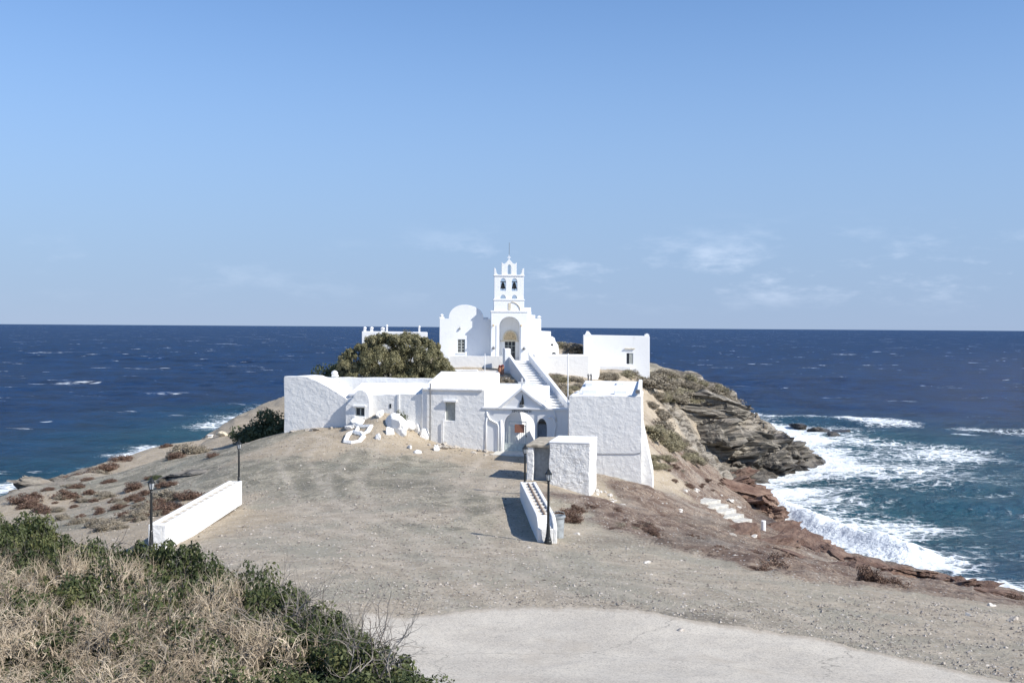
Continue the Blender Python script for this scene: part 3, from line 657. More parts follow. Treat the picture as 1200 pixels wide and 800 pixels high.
# ---- gate front
root = thing('monastery_gate', 'arched whitewashed entrance front with triangular pediment between the two lower buildings', 'gatehouse', F.P(.5, 0, 7.4))
al, azs = zf((590.3, 500)); ar, _ = zf((627, 500)); zg = 7.2; zt = Z_(609, 482)
nl, nr = X_(629.3), X_(641.5)
a = MB(F)
h1 = arch((al + ar) / 2, ar - al, zg + .02, Z_(600, 499), zt, 14); h2 = arch((nl + nr) / 2, nr - nl, zg + .02, Z_(600, 500), Z_(630, 490), 10)
gable_prism(a, F, [(567, 545), (567, 478.5), (585, 478.5), (597, 468), (611, 456), (612.5, 456), (626, 467), (641, 478.5), (665, 479), (665, 545)], -.1, .55, holes=[h1, h2])
a.build('front_wall', M['smooth'], root, bevel=.03)
a = MB(F)
p = poly([(582, 478), (596, 467), (611.5, 453.5), (627, 466.5), (643, 478), (640, 479.3), (626, 469), (611.5, 457), (597, 469.3), (586, 479.3)], F, -.1)
a.prism(ccw(p), -.26, 1.1)
zc1, zc2 = Z_(600, 477.2), Z_(600, 479.3); a.box(X_(566), X_(666), -.22, -.102, zc2, zc1)
a.build('pediment_moulding', M['smooth'], root, bevel=.02)
# curved relief lines on both sides
for pts in ([(571, 482), (571.5, 486), (574, 491), (579, 494), (583.5, 496), (584.5, 500), (584.5, 532)], [(569.5, 530), (570, 495), (571.5, 489)], [(643, 489), (647, 488), (650, 492), (652, 499), (650.5, 506), (649.5, 512), (649.5, 540)], [(650, 480), (651, 486), (652.5, 493)], [(587.6, 532), (587.6, 492)]):
    MB(F).tube([(*zf(q)[:1], -.13, zf(q)[1]) for q in pts], .07, 6).build('relief_band', M['smooth'], root, smooth=True)
cr = MB(F); cx, cz = zf((611.7, 453.5)); cr.box(cx - .05, cx + .05, -.1, 0, cz - .1, cz + .62).box(cx - .25, cx + .25, -.11, .01, cz + .26, cz + .36); cr.build('cross', M['smooth'], root)
# lettering above the arch and the dark emblem (a ship under sail)
tx = bpy.data.curves.new('lettering', 'FONT'); tx.body = '\u03a7\u03a1\u03a5\u03a3\u039f\u03a0\u0397\u0393\u0397'; tx.size = .22; tx.align_x = 'CENTER'; tx.extrude = .012
o = bpy.data.objects.new('tmp_text', tx); COL.objects.link(o); bpy.context.view_layer.update()
mt_ = bpy.data.meshes.new_from_object(o); bpy.data.objects.remove(o); mt_.materials.clear()
o = put('lettering', mt_, M['black'], root)
q = F.P(cx + .0, -.125, Z_(611, 480.9) - .12) - root.location; o.location = q; o.rotation_euler = (R(90), 0, R(-11))
ex, ez = zf((611.5, 476.6)); s_ = 1.0
em = MB(F); em.prism([(ex - .20, ez + .06), (ex - .10, ez), (ex + .12, ez), (ex + .2, ez + .1)], -.16, -.10); em.build('emblem', M['bronze'], root)
em = MB(F); em.prism([(ex + .0, ez + .14), (ex + .18, ez + .2), (ex + .15, ez + .5), (ex + .06, ez + .86), (ex - .0, ez + .5)], -.16, -.10); em.prism([(ex - .16, ez + .14), (ex - .04, ez + .14), (ex - .04, ez + .45)], -.15, -.10); em.build('emblem', M['bronze'], root)
MB(F).box(nl - .02, nr + .02, .35, .42, zg + .05, Z_(630, 489) + .1).build('side_door', M['bluegrey'], root)
MB(F).prism(arch((nl + nr) / 2, .55, Z_(630, 497), Z_(630, 496), Z_(630, 493.3), 8), .30, .35).build('fanlight', M['dark'], root)
MB(F).box(al - .5, X_(644), -1.6, -.1, 7.30, 7.45, top=(7.44, 7.44, 7.52, 7.52)).build('threshold', M['pave'], root, bevel=.02)
MB(F).slab([(al - .1, -.1), (ar + .2, -.1), (ar + .2, 3.9), (al - .1, 3.9)], 7.0, 7.5).build('passage_floor', M['pave'], root)

root2 = thing('metal_gate', 'pale metal gate with vertical bars and a brown notice board inside the entrance arch', 'gate', F.P(al, .2, 7.5))
gx0, gx1 = al + .03, X_(616.5); z0 = 7.52; zm = Z_(600, 520.5); zt = Z_(600, 494.5)
mb = MB(F).box(gx0, gx1, .2, .24, z0, zm); mb.build('lower_panel', M['gate'], root2)
mb = MB(F); xg = X_(595.8)
for q in (xg, gx1 - .05, gx0): mb.box(q, q + .05, .185, .255, z0, zt if q > gx0 else zm + .1)
mb.box(xg, gx1, .19, .25, zt - .002, zt + .05).box(xg, gx1, .19, .25, zt - .28, zt - .24).box(gx0 + .05, gx1 - .06, .18, .26, zm, zm + .05)
mb.build('frame', M['gate'], root2)
for k in range(11):
    xx = gx0 + .12 + k * (gx1 - gx0 - .2) / 10
    MB(F).box(xx - .012, xx + .012, .205, .23, zm + .05, zm + .75 if xx < xg else zt - .28).build('bar', M['gate'], root2)
MB(F).box(gx1 - .02, gx1 + .06, .12, .2, 8.5, 8.62).build('latch', M['iron'], root2)
sb = MB(F).box(X_(603), X_(614.3), .13, .17, Z_(608, 507), Z_(608, 497.3)); sb.build('notice_board', M['sign'], root2, bevel=.01)

# court behind the gate: a sunlit oblique wall, then the lodge with its sloping roof
root = thing('gate_lodge', 'low whitewashed lodge with a sloping white roof behind the pediment', 'building', F.P(-.5, 5, 7.5))
a = MB(F)
a.slab([(-3.2, .55), (al + .0, .55), (3.0, 4.3), (3.0, 4.6), (-3.2, 4.6)], 7, 10.15)
a.build('court_wall', M['smooth'], root, bevel=.03)
a = MB(F); zl = Z_(600, 476.5, F, 4.6); zh = Z_(600, 450.5, F, 9.0)
a.box(X_(567, F, 4.6), X_(633, F, 4.6), 4.6, 9.0, 7, 10, top=(zl, zl, zh, zh))
a.build('roof', M['smooth'], root, bevel=.05)
MB(F).box(X_(628, F, 4.5), X_(641, F, 4.5), 4.6, 6.4, 8, Z_(635, 468, F, 4.6)).build('parapet', M['smooth'], root, bevel=.04)
a = MB(F); a.box(X_(560, F, 9), X_(629, F, 9), 9.0, 9.3, 8, Z_(600, 449.3, F, 9)); a.build('back_wall', M['smooth'], root, bevel=.03)

# ---- corner block on the right
K = Fr(5.6, 69, -8)
root = thing('corner_building', 'tall whitewashed rubble block with sloping buttress at the right end of the lower front', 'building', K.P(0, 0, 6))
a = MB(K); gable_prism(a, K, [(667, 592), (667, 463.5), (751.5, 464.5), (751.5, 592)], 0, 6.0, jit=.03, seed=9); a.build('main_wall', M['wall'], root, bevel=.06)
zt0 = Z_(700, 463.5, K) + .0; zt1 = Z_(700, 446, K, 4.2)
xl, xm, xr = X_(667, K) + .12, X_(686, K, 4.2), X_(751, K) - .02
a = MB(K)
a.add([(xl, .25, zt0 - .3), (xr, .25, zt0 - .3), (xr, 4.4, zt0 - .3), (xl, 4.4, zt0 - .3), (xl, .25, zt0 + .03), (xr, .25, zt0 + .03), (xr, 4.2, zt1), (xm, 4.2, zt1), (xl + .35, 2.2, zt0 + .12)],
      [(4, 5, 6, 7, 8), (0, 1, 5, 4), (1, 2, 6, 5), (2, 3, 7, 6), (3, 0, 4, 8, 7)])
a.build('roof', M['smooth'], root, bevel=.02)
for px in (691, 727):
    c_ = MB(K); x_ = X_(px, K, 3.4); z_ = Z_(px, 452, K, 3.4); c_.box(x_ - .26, x_ + .26, 3.0, 3.5, z_ - .7, z_ + .22); c_.build('chimney', M['smooth'], root, bevel=.03)
for p0, p1 in ((683, 700), (720, 735)):
    MB(K).box(X_(p0, K, .9), X_(p1, K, .9), .7, 1.1, zt0 - .2, Z_(700, 457, K, .9)).build('parapet_block', M['smooth'], root, bevel=.03)
MB(K).box(xr - .22, xr + .02, .27, 4.2, zt0 - .1, zt0 + .4, top=(zt0 + .35, zt0 + .35, zt1 + .12, zt1 + .12)).build('parapet', M['smooth'], root, bevel=.04)
b_ = MB(K); x_, z_ = X_(747.5, K, -.1), Z_(747, 459, K, -.1); b_.box(x_ - .14, x_ + .12, -.1, .3, z_ - .1, z_ + .12); b_.build('floodlight', M['iron'], root)
# buttress: its outer edge leans out to the foot
a = MB(K); p = poly([(751, 590), (751, 497), (752.5, 498), (764.5, 556), (766, 590)], K, .5); a.prism(ccw(p), .5, 4.2); a.build('buttress', M['wall'], root, bevel=.06)
a = MB(K)
for i, (px, py) in enumerate([(676, 560), (684, 563), (692, 566), (700, 568), (709, 570), (718, 572), (728, 573), (740, 574)]):
    x_, z_ = K.at(px, py - 3, -.3); a.box(x_ - .35, x_ + .32, -.35 - .05 * (i % 3), .1, z_ - 1.6, z_ + .12 * (i % 2))
a.build('foundation', M['lime'], root, bevel=.08)
cb = MB(K).tube([(X_(668, K, -.06), -.04, Z_(668, 529.5, K)), (X_(700, K, -.06), -.04, Z_(700, 531, K)), (X_(745, K, -.06), -.04, Z_(745, 531, K)), (X_(751.6, K), -.04, Z_(751, 530, K))], .022, 5); cb.build('cable', M['cable'], root)
zt = Z_(666, 462, K)

# ---- roadside utility box with the doored annex
B_ = Fr(.82, 61.5, -11)
root = thing('utility_shed', 'small whitewashed stone shed with a grey door beside the approach road', 'shed', B_.P(1.5, 0, 7.2))
zr = B_.at(640, 521, 0)[1]; bx = lambda px, yo=0: B_.at(px, 540, yo)[0]
x0, x1, x2, x3 = bx(617), bx(625), bx(644), bx(691)
a = MB(B_); p = [(x0, 6.9), (x1, 6.9), (x1, zr - .06), (x0, zr - .02)]; a.prism(p, 0, 4.0, jit=.02, seed=4); a.box(x1, x2, .46, 4.0, 6.9, zr - .165); a.build('annex_wall', M['stone'], root, bevel=.05)
MB(B_).box(x1, x2 + .02, .38, .45, 7.38, zr - .18).build('door', M['greydoor'], root)
MB(B_).box(x1 + .01, x2 - .01, -.25, .37, 7.3, 7.4).build('sill', M['rooftop'], root)
MB(B_).box(x0 - .03, x2 + .0, -.05, 4.3, zr - .16, zr, top=(zr - .02, zr + .02, zr + .05, zr)).build('annex_roof', M['rooftop'], root, bevel=.03)
zt = B_.at(668, 521, 0)[1] + .12
a = MB(B_); p = [(x2, 6.4), (x3, 5.8), (x3, zt - .02), (x2, zt - .02)]; a.prism(p, -.15, 3.3, jit=.035, seed=6); a.build('main_wall', M['stone'], root, bevel=.07)
MB(B_).box(x2 - .03, x3 + .04, -.17, 3.33, zt - .05, zt + .06).build('roof', M['smooth'], root, bevel=.04)

# ---- planter walls
def planter(name, label, pts_left, width, ztop, zbot, nrib, tail, extra=None):
    (xa, ya), (xb, yb) = pts_left          # far left corner, near left corner
    L = math.hypot(xb - xa, yb - ya); ang = math.degrees(math.atan2(-(xa - xb), ya - yb))
    fr = Fr(xb, yb, ang); root = thing(name, label, 'planter', fr.P(width / 2, L / 2, zbot), 'planter walls along the approach')
    zt = ztop; w_ = .15
    cap = L * tail
    for xs0 in (0, width - w_):
        side = MB(fr)
        prof = [(0, zbot - .5), (L, zbot - .5), (L, zt), (cap, zt), (cap * .55, zt - .05), (cap * .2, zt - .22), (0, zt - .42)] if tail > 0 else [(0, zbot - .5), (L, zbot - .5), (L, zt), (0, zt)]
        n = len(prof); side.add([(xs0, y, z) for y, z in prof] + [(xs0 + w_, y, z) for y, z in prof], [tuple(range(n)), tuple(range(n, 2 * n))[::-1]] + [(i, n + i, n + (i + 1) % n, (i + 1) % n) for i in range(n)])
        side.build('side_wall', M['lime'], root, bevel=.025)
    e = MB(fr).box(w_, width - w_, 0.001, .2, zbot - .5, zt - (.42 if tail > 0 else 0)); e.build('end_wall', M['lime'], root, bevel=.02)
    e = MB(fr).box(w_, width - w_, L - .2, L - .001, zbot - .5, zt - .02); e.build('end_wall', M['lime'], root, bevel=.02)
    if tail > 0: MB(fr).box(w_, width - w_, .2, cap, zbot, zt - .3, top=(zt - .38, zt - .38, zt - .06, zt - .06)).build('end_slab', M['lime'], root, bevel=.02)
    MB(fr).box(w_ + .001, width - w_ - .001, max(cap, .2), L - .2, zbot, zt - .09).build('soil', M['soil'], root)
    if tail > 0: MB(fr).box(width * .5 - .03, width * .5 + .03, cap, L - .2, zt - .09, zt - .025).build('drain', M['rust'], root)
    for k in range(nrib):
        y = max(cap, .2) + (L - .4 - cap) * (k + .5) / nrib
        MB(fr).box(w_, width - w_, y - .035, y + .035, zbot, zt - .05).build('rib', M['lime'], root)
    return root
ztr = 8.3
pf, pn = at_d(609.5, 566, 54.6), at_d(633.5, 604, 44.6)
planter('planter_wall', 'short whitewashed planter trough at the right of the road, beside the bin', ((pf.x, 54.6), (pn.x - .12, 44.1)), .78, ztr, 7.4, 10, .12)
planter('planter_wall', 'long whitewashed planter trough on the left verge, above the brown slope', ((-14.35, 55.7), (-14.33, 43.3)), .68, 8.1, 7.4, 14, 0)

# ---- street lamps
def lamp_obj(label, x, y, z, h):
    root = thing('street_lamp', label, 'street lamp', (x, y, z), 'black lantern lamps along the approach')
    MB(WF).lathe((x, y, z), [(.155, -.12), (.155, .03), (.13, .07), (.13, .14), (.105, .20), (.085, .34), (.07, .62), (.062, .68), (.075, .70), (.055, .74), (.045, h - .62), (.058, h - .60), (.04, h - .56)], 10).build('post', M['black'], root, smooth=False)
    lt = MB(WF).lathe((x, y, z + h - .56), [(.05, 0), (.09, .05), (.085, .07)], 6).build('lantern', M['black'], root)
    MB(WF).lathe((x, y, z + h - .49), [(.078, .0), (.125, .24)], 6).build('glass', M['glass'], lt)
    mb = MB(WF)
    for k in range(6):
        a = k * math.pi / 3; mb.tube([(x + .08 * math.cos(a), y + .08 * math.sin(a), z + h - .49), (x + .13 * math.cos(a), y + .13 * math.sin(a), z + h - .25)], .011, 4)
    mb.build('frame', M['black'], lt)
    MB(WF).lathe((x, y, z + h - .25), [(.15, 0), (.155, .02), (.10, .08), (.06, .13), (.055, .17), (.02, .19), (.025, .22), (.004, .25)], 6).build('cap', M['black'], lt)
lamp_obj('black lamp post at near end of the right planter, beside the bin', 1.50, 43.9, 7.4, 2.97)
lamp_obj('black lamp post at far end of the right planter, before the shed', at_d(615.3, 540, 56.2).x, 56.2, 7.4, 2.62)
lamp_obj('black lantern lamp post at the near end of the left planter, behind the bushes', at_d(177.3, 600, 41.6).x, 41.6, 7.45, 2.8)
lamp_obj('black lantern lamp post at the far end of the left planter', at_d(280, 540, 56.6).x, 56.6, 7.4, 2.72)

# ---- bin
x, y, z = 1.98, 45.6, 7.28
root = thing('litter_bin', 'ribbed grey metal litter bin behind the near lamp post', 'bin', (x, y, z))
MB(WF).lathe((x, y, z), [(.22, -.1), (.225, .1), (.25, .8), (.255, .82)], 20).build('body', M['binmetal'], root, smooth=False)
mb = MB(WF); P = []; n = 20
mb.lathe((x, y, z + .80), [(.26, 0), (.30, .02), (.30, .09), (.26, .11), (.20, .10), (.19, .0)], 20); mb.build('rim', M['greydoor'], root)
mb = MB(WF).tube([(x - .28, y, z + .85), (x - .22, y - .1, z + 1.05), (x, y - .16, z + 1.1), (x + .22, y - .1, z + 1.05), (x + .28, y, z + .85)], .014, 5); mb.build('handle', M['greydoor'], root)
MB(WF).lathe((x, y, z), [(.17, .2), (.235, .84), (.21, .87), (.05, .885)], 14).build('bag', M['black'], root)

# ---- poles with the festoon wire
def pole(label, px, pt, pb, d, mat='smooth', r=.035):
    p0, p1 = at_d(px, pb, d), at_d(px, pt, d)
    g = float(T(p0.x, p0.y)[0]); o = MB(WF).tube([(p0.x, d, min(p0.z, g) - .3), (p1.x, d, p1.z)], r, 8).build('pole', M[mat], None); tag(o, label, 'pole', 'thin poles among the terraces'); return o
pole('thin white pole rising between the gate front and the corner building', 665.7, 414, 470, 73.5)
pole('thin white pole in front of the dry patch left of the stairway', 568.3, 414, 449, 86.0, r=.03)

# ================================================================== terraces and stairs
D = Fr(0, 98, 0)
def dz(px, py, yo=0): return D.at(px, py, yo)[1]
def dx(px, yo=0): return D.at(px, 430, yo)[0]
fl = 12.85
root = thing('church_terrace', 'whitewashed retaining terrace below the church, left of the stairway', 'terrace', (-3, 99, 10))
a = MB(D); a.box(dx(521), dx(598), 1.2, 22, 9.5, fl); a.build('fill', M['smooth'], root)
gable_prism(a := MB(D), D, [(527, 455), (527, 417), (597, 417), (597, 455)], .8, 1.2, jit=.02, step=.8); a.build('parapet', M['block'], root, bevel=.04)
root = thing('rounded_terrace', 'whitewashed stone retaining wall with rounded right end, right of the stairway', 'terrace', (5, 99, 10))
zt = dz(660, 416.5)
cxr, ryr = dx(690), 2.4; arc = [(cxr + 1.15 * math.sin(math.pi * k / 12), .2 + 2.4 - 2.4 * math.cos(math.pi * k / 12)) for k in range(13)]
a = MB(D); a.slab([(dx(626), .2)] + arc + [(dx(626), 5.0)], 9.5, zt); a.build('wall', M['block'], root, bevel=.04)
a = MB(D); a.box(dx(597), dx(640), 1.5, 24, 9.5, fl); a.box(dx(640), dx(680, 8), 5, 24, 9.5, fl - .2); a.build('fill', M['smooth'], root)
# lower terraces left
root = thing('lower_terrace', 'stepped whitewashed walls under the church terrace, beside the bushy tree', 'terrace', (-5, 92, 9))
D2 = Fr(0, 94, 0)
for (p0, p1, t, yo, th) in [(523, 541, 434, 0, 2.5), (541, 560, 433, -1.2, .5), (552, 597, 434, 2.5, .4), (560, 597, 443, -3.0, .4)]:
    a = MB(D2); gable_prism(a, D2, [(p0, 470), (p0, t), (p1, t), (p1, 470)], yo, yo + th, jit=.015, step=.8); a.build('wall', M['block'], root, bevel=.04)
# stairway
p_top, p_bot = Vector((.75, 97.6, 0)), Vector((3.35, 79.6, 0)); n = 19
ang = math.degrees(math.atan2(p_top.x - p_bot.x, -(p_top.y - p_bot.y))); ax = (p_top - p_bot).normalized(); L = (p_top - p_bot).length
SF = Fr(p_bot.x, p_bot.y, math.degrees(math.atan2(-(ax.x), ax.y)))
root = thing('stairway', 'broad white stairway climbing from the gate to the church door', 'stairs', (p_bot.x, p_bot.y, 9.5))
for i in range(n):
    zt = 9.75 + (fl - 9.75) * (i + 1) / n; y0 = L * i / n
    zb = 8.6 if i < 5 else 9.2
    MB(SF).box(-.8, .8, y0, y0 + L / n + (.0 if i < n - 1 else 1.0), zb, zt - .05).box(-.8, .8, y0 - .07, y0 + L / n + (-.075 if i < n - 1 else 1.0), zt - .049, zt).build('step', M['smooth'], root)
for s_, w0, w1 in ((1, .8, 1.12), (-1, -1.1, -.8)):
    a = MB(SF); y0 = 0 if s_ > 0 else 8.5; f0 = y0 / L
    z0 = 9.75 + (fl - 9.75) * f0 + .62; z1 = fl + .72
    a.box(w0, w1, y0, L + .4, 8.6, 12, top=(z0, z0, z1, z1)); a.build('parapet', M['smooth'], root, bevel=.05)
a = MB(SF).box(.97, 1.5, -.4, .6, 8.5, 10.75); a.build('newel', M['smooth'], root, bevel=.05)
a = MB(SF).box(-1.5, -.96, L - .6, L + .6, 10, fl + 1.25); a.build('newel', M['smooth'], root, bevel=.05)
# two dark posts and small pots
for px in (689.5, 692.8):
    p0 = at_d(px, 443.5, 92); o = MB(WF).lathe((p0.x, p0.y, p0.z - .1), [(.07, -1), (.07, .32), (.12, .36), (.06, .5)], 8).build('bollard', M['iron'], None)
    tag(o, f'small dark bollard below the rounded terrace wall, {"left" if px < 691 else "right"} of the pair', 'bollard', 'pair of dark bollards by the rounded terrace')
for px, py in ((585.6, 430.5), (588.8, 430)):
    p0 = at_d(px, py + 3, 95.6); t_ = thing('flower_pot', f'small pot of dark red flowers beside the stairway top, {"left" if px < 587 else "right"} of the pair', 'flower pot', p0, 'pair of red flower pots by the stairway')
    MB(WF).lathe(p0, [(.12, -.4), (.17, .22), (.18, .25)], 10).build('pot', M['terracotta'], t_)
    MB(WF).lathe(p0, [(.08, .24), (.14, .30), (.12, .4), (.03, .45)], 7).build('flowers', M['redflower'], t_)

# ================================================================== church
C = Fr(-.25, 105, 2.5)
def cz(py, px=597, yo=0): return C.at(px, py, yo)[1]
def cxx(px, yo=0): return C.at(px, 400, yo)[0]
root = thing('church', 'white chapel with tall bell gable and deep arched porch at the top of the stairs', 'church', C.P(0, 4, fl))
POR = -1.3
# porch block
pl, pr = cxx(575.3, POR), cxx(618, POR); zt = cz(365, 597, POR)
ol, orr = cxx(585, POR), cxx(609, POR)
a = MB(C); a.prism([(pl, fl - .4), (pr, fl - .4), (pr, zt), (pl, zt)], POR, .3, holes=[arch((ol + orr) / 2, orr - ol, fl - .2, cz(382, 597, POR), cz(371, 597, POR), 18)]); a.build('porch', M['smooth'], root, bevel=.03)
a = MB(C)
dl, dr = cxx(591.5, .3), cxx(604, .3); dzt = cz(399, 597, .3)
a.prism([(pl, fl - .4), (pr, fl - .4), (pr, zt), (pl, zt)], .3, .6, holes=[[(dl, fl - .2), (dr, fl - .2), (dr, dzt), (dl, dzt)]]); a.build('porch_back_wall', M['smooth'], root)
dd = MB(C).box(dl, dr, .5, .56, fl - .2, dzt).build('door', M['dark'], root)
mb = MB(C)
for q in np.linspace(dl, dr, 4): mb.box(q - .03, q + .03, .46, .5, fl, dzt)
for q in (fl + .7, fl + 1.3, dzt - .04): mb.box(dl, dr, .465, .495, q, q + .05)
mb.build('frame', M['shutter'], dd)
mb = MB(C); mc = (dl + dr) / 2; mb.prism(arch(mc, 1.15, dzt + .05, dzt + .25, dzt + .85, 12), .22, .30); mb.build('icon_niche', M['icon'], root)
mb = MB(C); ou = arch(mc, 1.4, dzt + .02, dzt + .25, dzt + 1.0, 12); inn = arch(mc, 1.14, dzt + .06, dzt + .25, dzt + .84, 12); mb.prism(ou, .19, .30, holes=[inn])
mb.box(mc - .95, mc + .95, .2, .3, dzt - .1, dzt + .01); mb.build('door_surround', M['ochre'], root)
mb = MB(C).box(pl - .06, pr + .06, POR - .06, .6, zt - .06, zt + .08); mb.build('cornice', M['smooth'], root, bevel=.02)
for px in (582.2, 611):      # flat pilaster edges beside the porch arch
    q = cxx(px, POR); MB(C).box(q - .05, q + .05, POR - .05, POR - .002, fl, cz(381, 597, POR)).build('pilaster', M['smooth'], root)
for px, py in ((578.4, 408), (614, 408.5), (578, 381), (610.5, 381)):
    q = cxx(px, POR); zq = cz(py, 597, POR); mt = 'iron' if py > 400 else 'icon'
    MB(C).lathe((q, POR - .14, zq - .12), [(.06, 0), (.14, .06), (.15, .15), (.09, .22), (.02, .3)] if py > 400 else [(.05, 0), (.09, .05), (.09, .12), (.03, .2)], 8).build('wall_urn' if py > 400 else 'wall_lantern', M[mt], root)
# bell gable
bt = MB(C); tl, tr = cxx(578.2, -.6), cxx(613.6, -.6); z0 = zt + .08; z1 = cz(351.5, 597, -.6); z2 = cz(323, 597, -.6)
bt.box(tl, tr, -1.15, .45, z0, z1); tower = bt.build('bell_tower', M['smooth'], root, bevel=.02)
o1, o2 = cxx(589, -.6), cxx(602.3, -.6)
holes = []
for o_ in (o1, o2):
    holes.append(arch(o_, .54, cz(341, 597, -.6), cz(331, 597, -.6), cz(326, 597, -.6), 10)); holes.append(arch(o_, .52, cz(350.2, 597, -.6), cz(349.8, 597, -.6), cz(345.5, 597, -.6), 10))
bt = MB(C); bt.prism([(tl + .04, z1), (tr - .04, z1), (tr - .04, z2), (tl + .04, z2)], -.95, .05, holes=holes); bt.build('belfry', M['smooth'], tower, bevel=.015)
bt = MB(C).box(tl - .06, tr + .06, -1.2, .5, z1 - .05, z1 + .07); bt.box(tl - .03, tr + .03, -1.02, .12, z2 - .05, z2 + .06); bt.build('cornice', M['smooth'], tower, bevel=.015)
hz_ = cz(314, 597, -.6)
for sgn, q in ((1, tl + .02), (-1, tr - .02)):
    cur = [(q, z2 + .06), (q + sgn * .42, z2 + .06), (q + sgn * .27, z2 + .16), (q + sgn * .2, z2 + .34), (q + sgn * .15, hz_ - .1), (q, hz_)]
    MB(C).prism(ccw(cur), -.95, .05).build('corner_horn', M['smooth'], tower, bevel=.01)
ul, ur = cxx(587.2, -.6), cxx(604.7, -.6); uc = (ul + ur) / 2; zs_ = cz(309, 597, -.6); zp = cz(304, 597, -.6)
z3 = z2 + .06
out = [(ul, z3), (ur, z3), (ur, zs_ + .1), (ur - .22, zs_ - .05), (uc + .3, zs_ + .08), (uc + .14, zp - .12), (uc, zp), (uc - .14, zp - .12), (uc - .3, zs_ + .08), (ul + .22, zs_ - .05), (ul, zs_ + .1)]
MB(C).prism(out, -.85, -.05, holes=[arch(uc + .02, .34, z3 + .06, zs_ - .28, zs_ - .1, 8)]).build('crown', M['smooth'], tower, bevel=.01)
mb = MB(C).box(uc - .035, uc + .035, -.48, -.42, zp - .03, zp + .42).box(uc - .16, uc + .16, -.49, -.41, zp + .16, zp + .23); mb.build('cross', M['smooth'], tower)
MB(C).tube([(uc + .02, -.3, z3 + .1), (uc + .02, -.3, cz(284, 597, -.6))], .022, 6).build('lightning_rod', M['iron'], tower)
for o_ in (o1, o2):
    zz = cz(327.5, 597, -.6)
    be = MB(C).lathe((o_, -.45, zz - .86), [(.27, 0), (.22, .08), (.17, .3), (.14, .48), (.07, .56), (.03, .62)], 14).build('bell', M['bronze'], tower, smooth=True)
    MB(C).tube([(o_ - .3, -.45, zz - .22), (o_ + .3, -.45, zz - .22)], .045, 6).build('yoke', M['bronze'], be)
    MB(C).tube([(o_, -.45, zz - .75), (o_, -.45, zz - .98)], .04, 6).build('clapper', M['bronze'], be)
# relief arch and niche on the tower foot
q = cxx(602.5, -1.15)
mb = MB(C); pts = [(q - .28 + .85 * math.sin(t), -1.17, z0 - .02 + .85 * math.cos(t)) for t in np.linspace(0, math.pi / 2, 9)]; mb.tube(pts, .05, 5); mb.build('relief_arch', M['ochre'], tower)
MB(C).box(cxx(595.4, -1.15), cxx(598.4, -1.15), -1.19, -1.152, z0 + .06, z0 + .72).build('plaque', M['ochre'], tower)
# stepped aisle on the right
for (p0, p1, t, y0, y1) in [(613.4, 622, 360.5, .8, 4), (618, 622.4, 365.5, -.6, 4.0), (622.4, 627, 369, -.3, 6), (627, 634, 373.5, 0, 9), (634, 645.5, 388, .3, 9)]:
    a = MB(C); a.box(cxx(p0, y0), cxx(p1, y0), y0, y1, fl - .4, cz(t, 620, y0)); a.build('aisle_wall', M['smooth'], root, bevel=.03)
q = cxx(631.5, .2); zq = cz(373.5, 631, 0); MB(C).lathe((q, .25, zq), [(.12, 0), (.12, .12), (.24, .16), (.05, .3)], 8).build('finial', M['smooth'], root)
MB(C).tube([(cxx(621, -.7), -.68, fl + .2), (cxx(621, -.7), -.68, fl + .95)], .07, 8).build('railing_post', M['smooth'], root)
# left chapel with vaulted gable
l0, l1 = cxx(515, 0), cxx(575.5, 0); vs, ve = cxx(525.5, 0), cxx(566.5, 0); vc = cxx(544, 0); zsh = cz(373.5, 545, 0); zpk = cz(357, 545, 0)
arc_ = [(vc + (ve - vc) * math.cos(t), zsh + (zpk - zsh) * math.sin(t) ** .9) if math.cos(t) > 0 else (vc + (vc - vs) * math.cos(t), zsh + (zpk - zsh) * math.sin(t) ** .9) for t in np.linspace(0, math.pi, 19)]
w0, wt = cxx(536.2, 0), cz(397.5, 541, 0); w1, wb = cxx(545, 0), cz(413, 541, 0)
out = [(l0, fl - .4), (l1, fl - .4), (l1, zsh)] + arc_ + [(l0, zsh)]
a = MB(C); a.prism(out, 0, 8, holes=[[(w0, wb), (w1, wb), (w1, wt), (w0, wt)]]); a.build('chapel_wall', M['smooth'], root, bevel=.03)
wn = MB(C).box(w0, w1, .14, .18, wb, wt).build('window', M['dark'], root)
mb = MB(C)
for q in (w0 + .03, (w0 + w1) / 2, w1 - .03): mb.box(q - .045, q + .045, .06, .14, wb, wt)
for q in np.linspace(w0 + .2, w1 - .2, 4): mb.box(q - .014, q + .014, .07, .13, wb, wt)
for q in np.linspace(wb + .03, wt - .03, 5): mb.box(w0, w1, .075, .125, q - .03, q + .03)
mb.build('frame', M['shutter'], wn)
MB(C).box(w0 - .1, w1 + .1, -.08, .02, wb - .1, wb - .02).build('sill', M['smooth'], wn)
q = cxx(517.5, .3); mb = MB(C).box(q - .22, q + .25, .1, .6, zsh - .01, zsh + .18); mb.lathe((q, .35, zsh + .18), [(.14, 0), (.12, .12), (.2, .15), (.04, .27)], 8); mb.build('chimney', M['lime'], root, bevel=.02)
q = cxx(569, .3); MB(C).box(q - .2, q + .25, .1, .8, zsh - .02, zsh + .16).build('parapet', M['smooth'], root, bevel=.03)
q = cxx(539, 0); zq = cz(385, 539, 0); MB(C).lathe((q, -.1, zq - .1), [(.04, 0), (.1, .08), (.08, .18), (.02, .28)], 8).build('wall_lantern', M['shutter'], root)
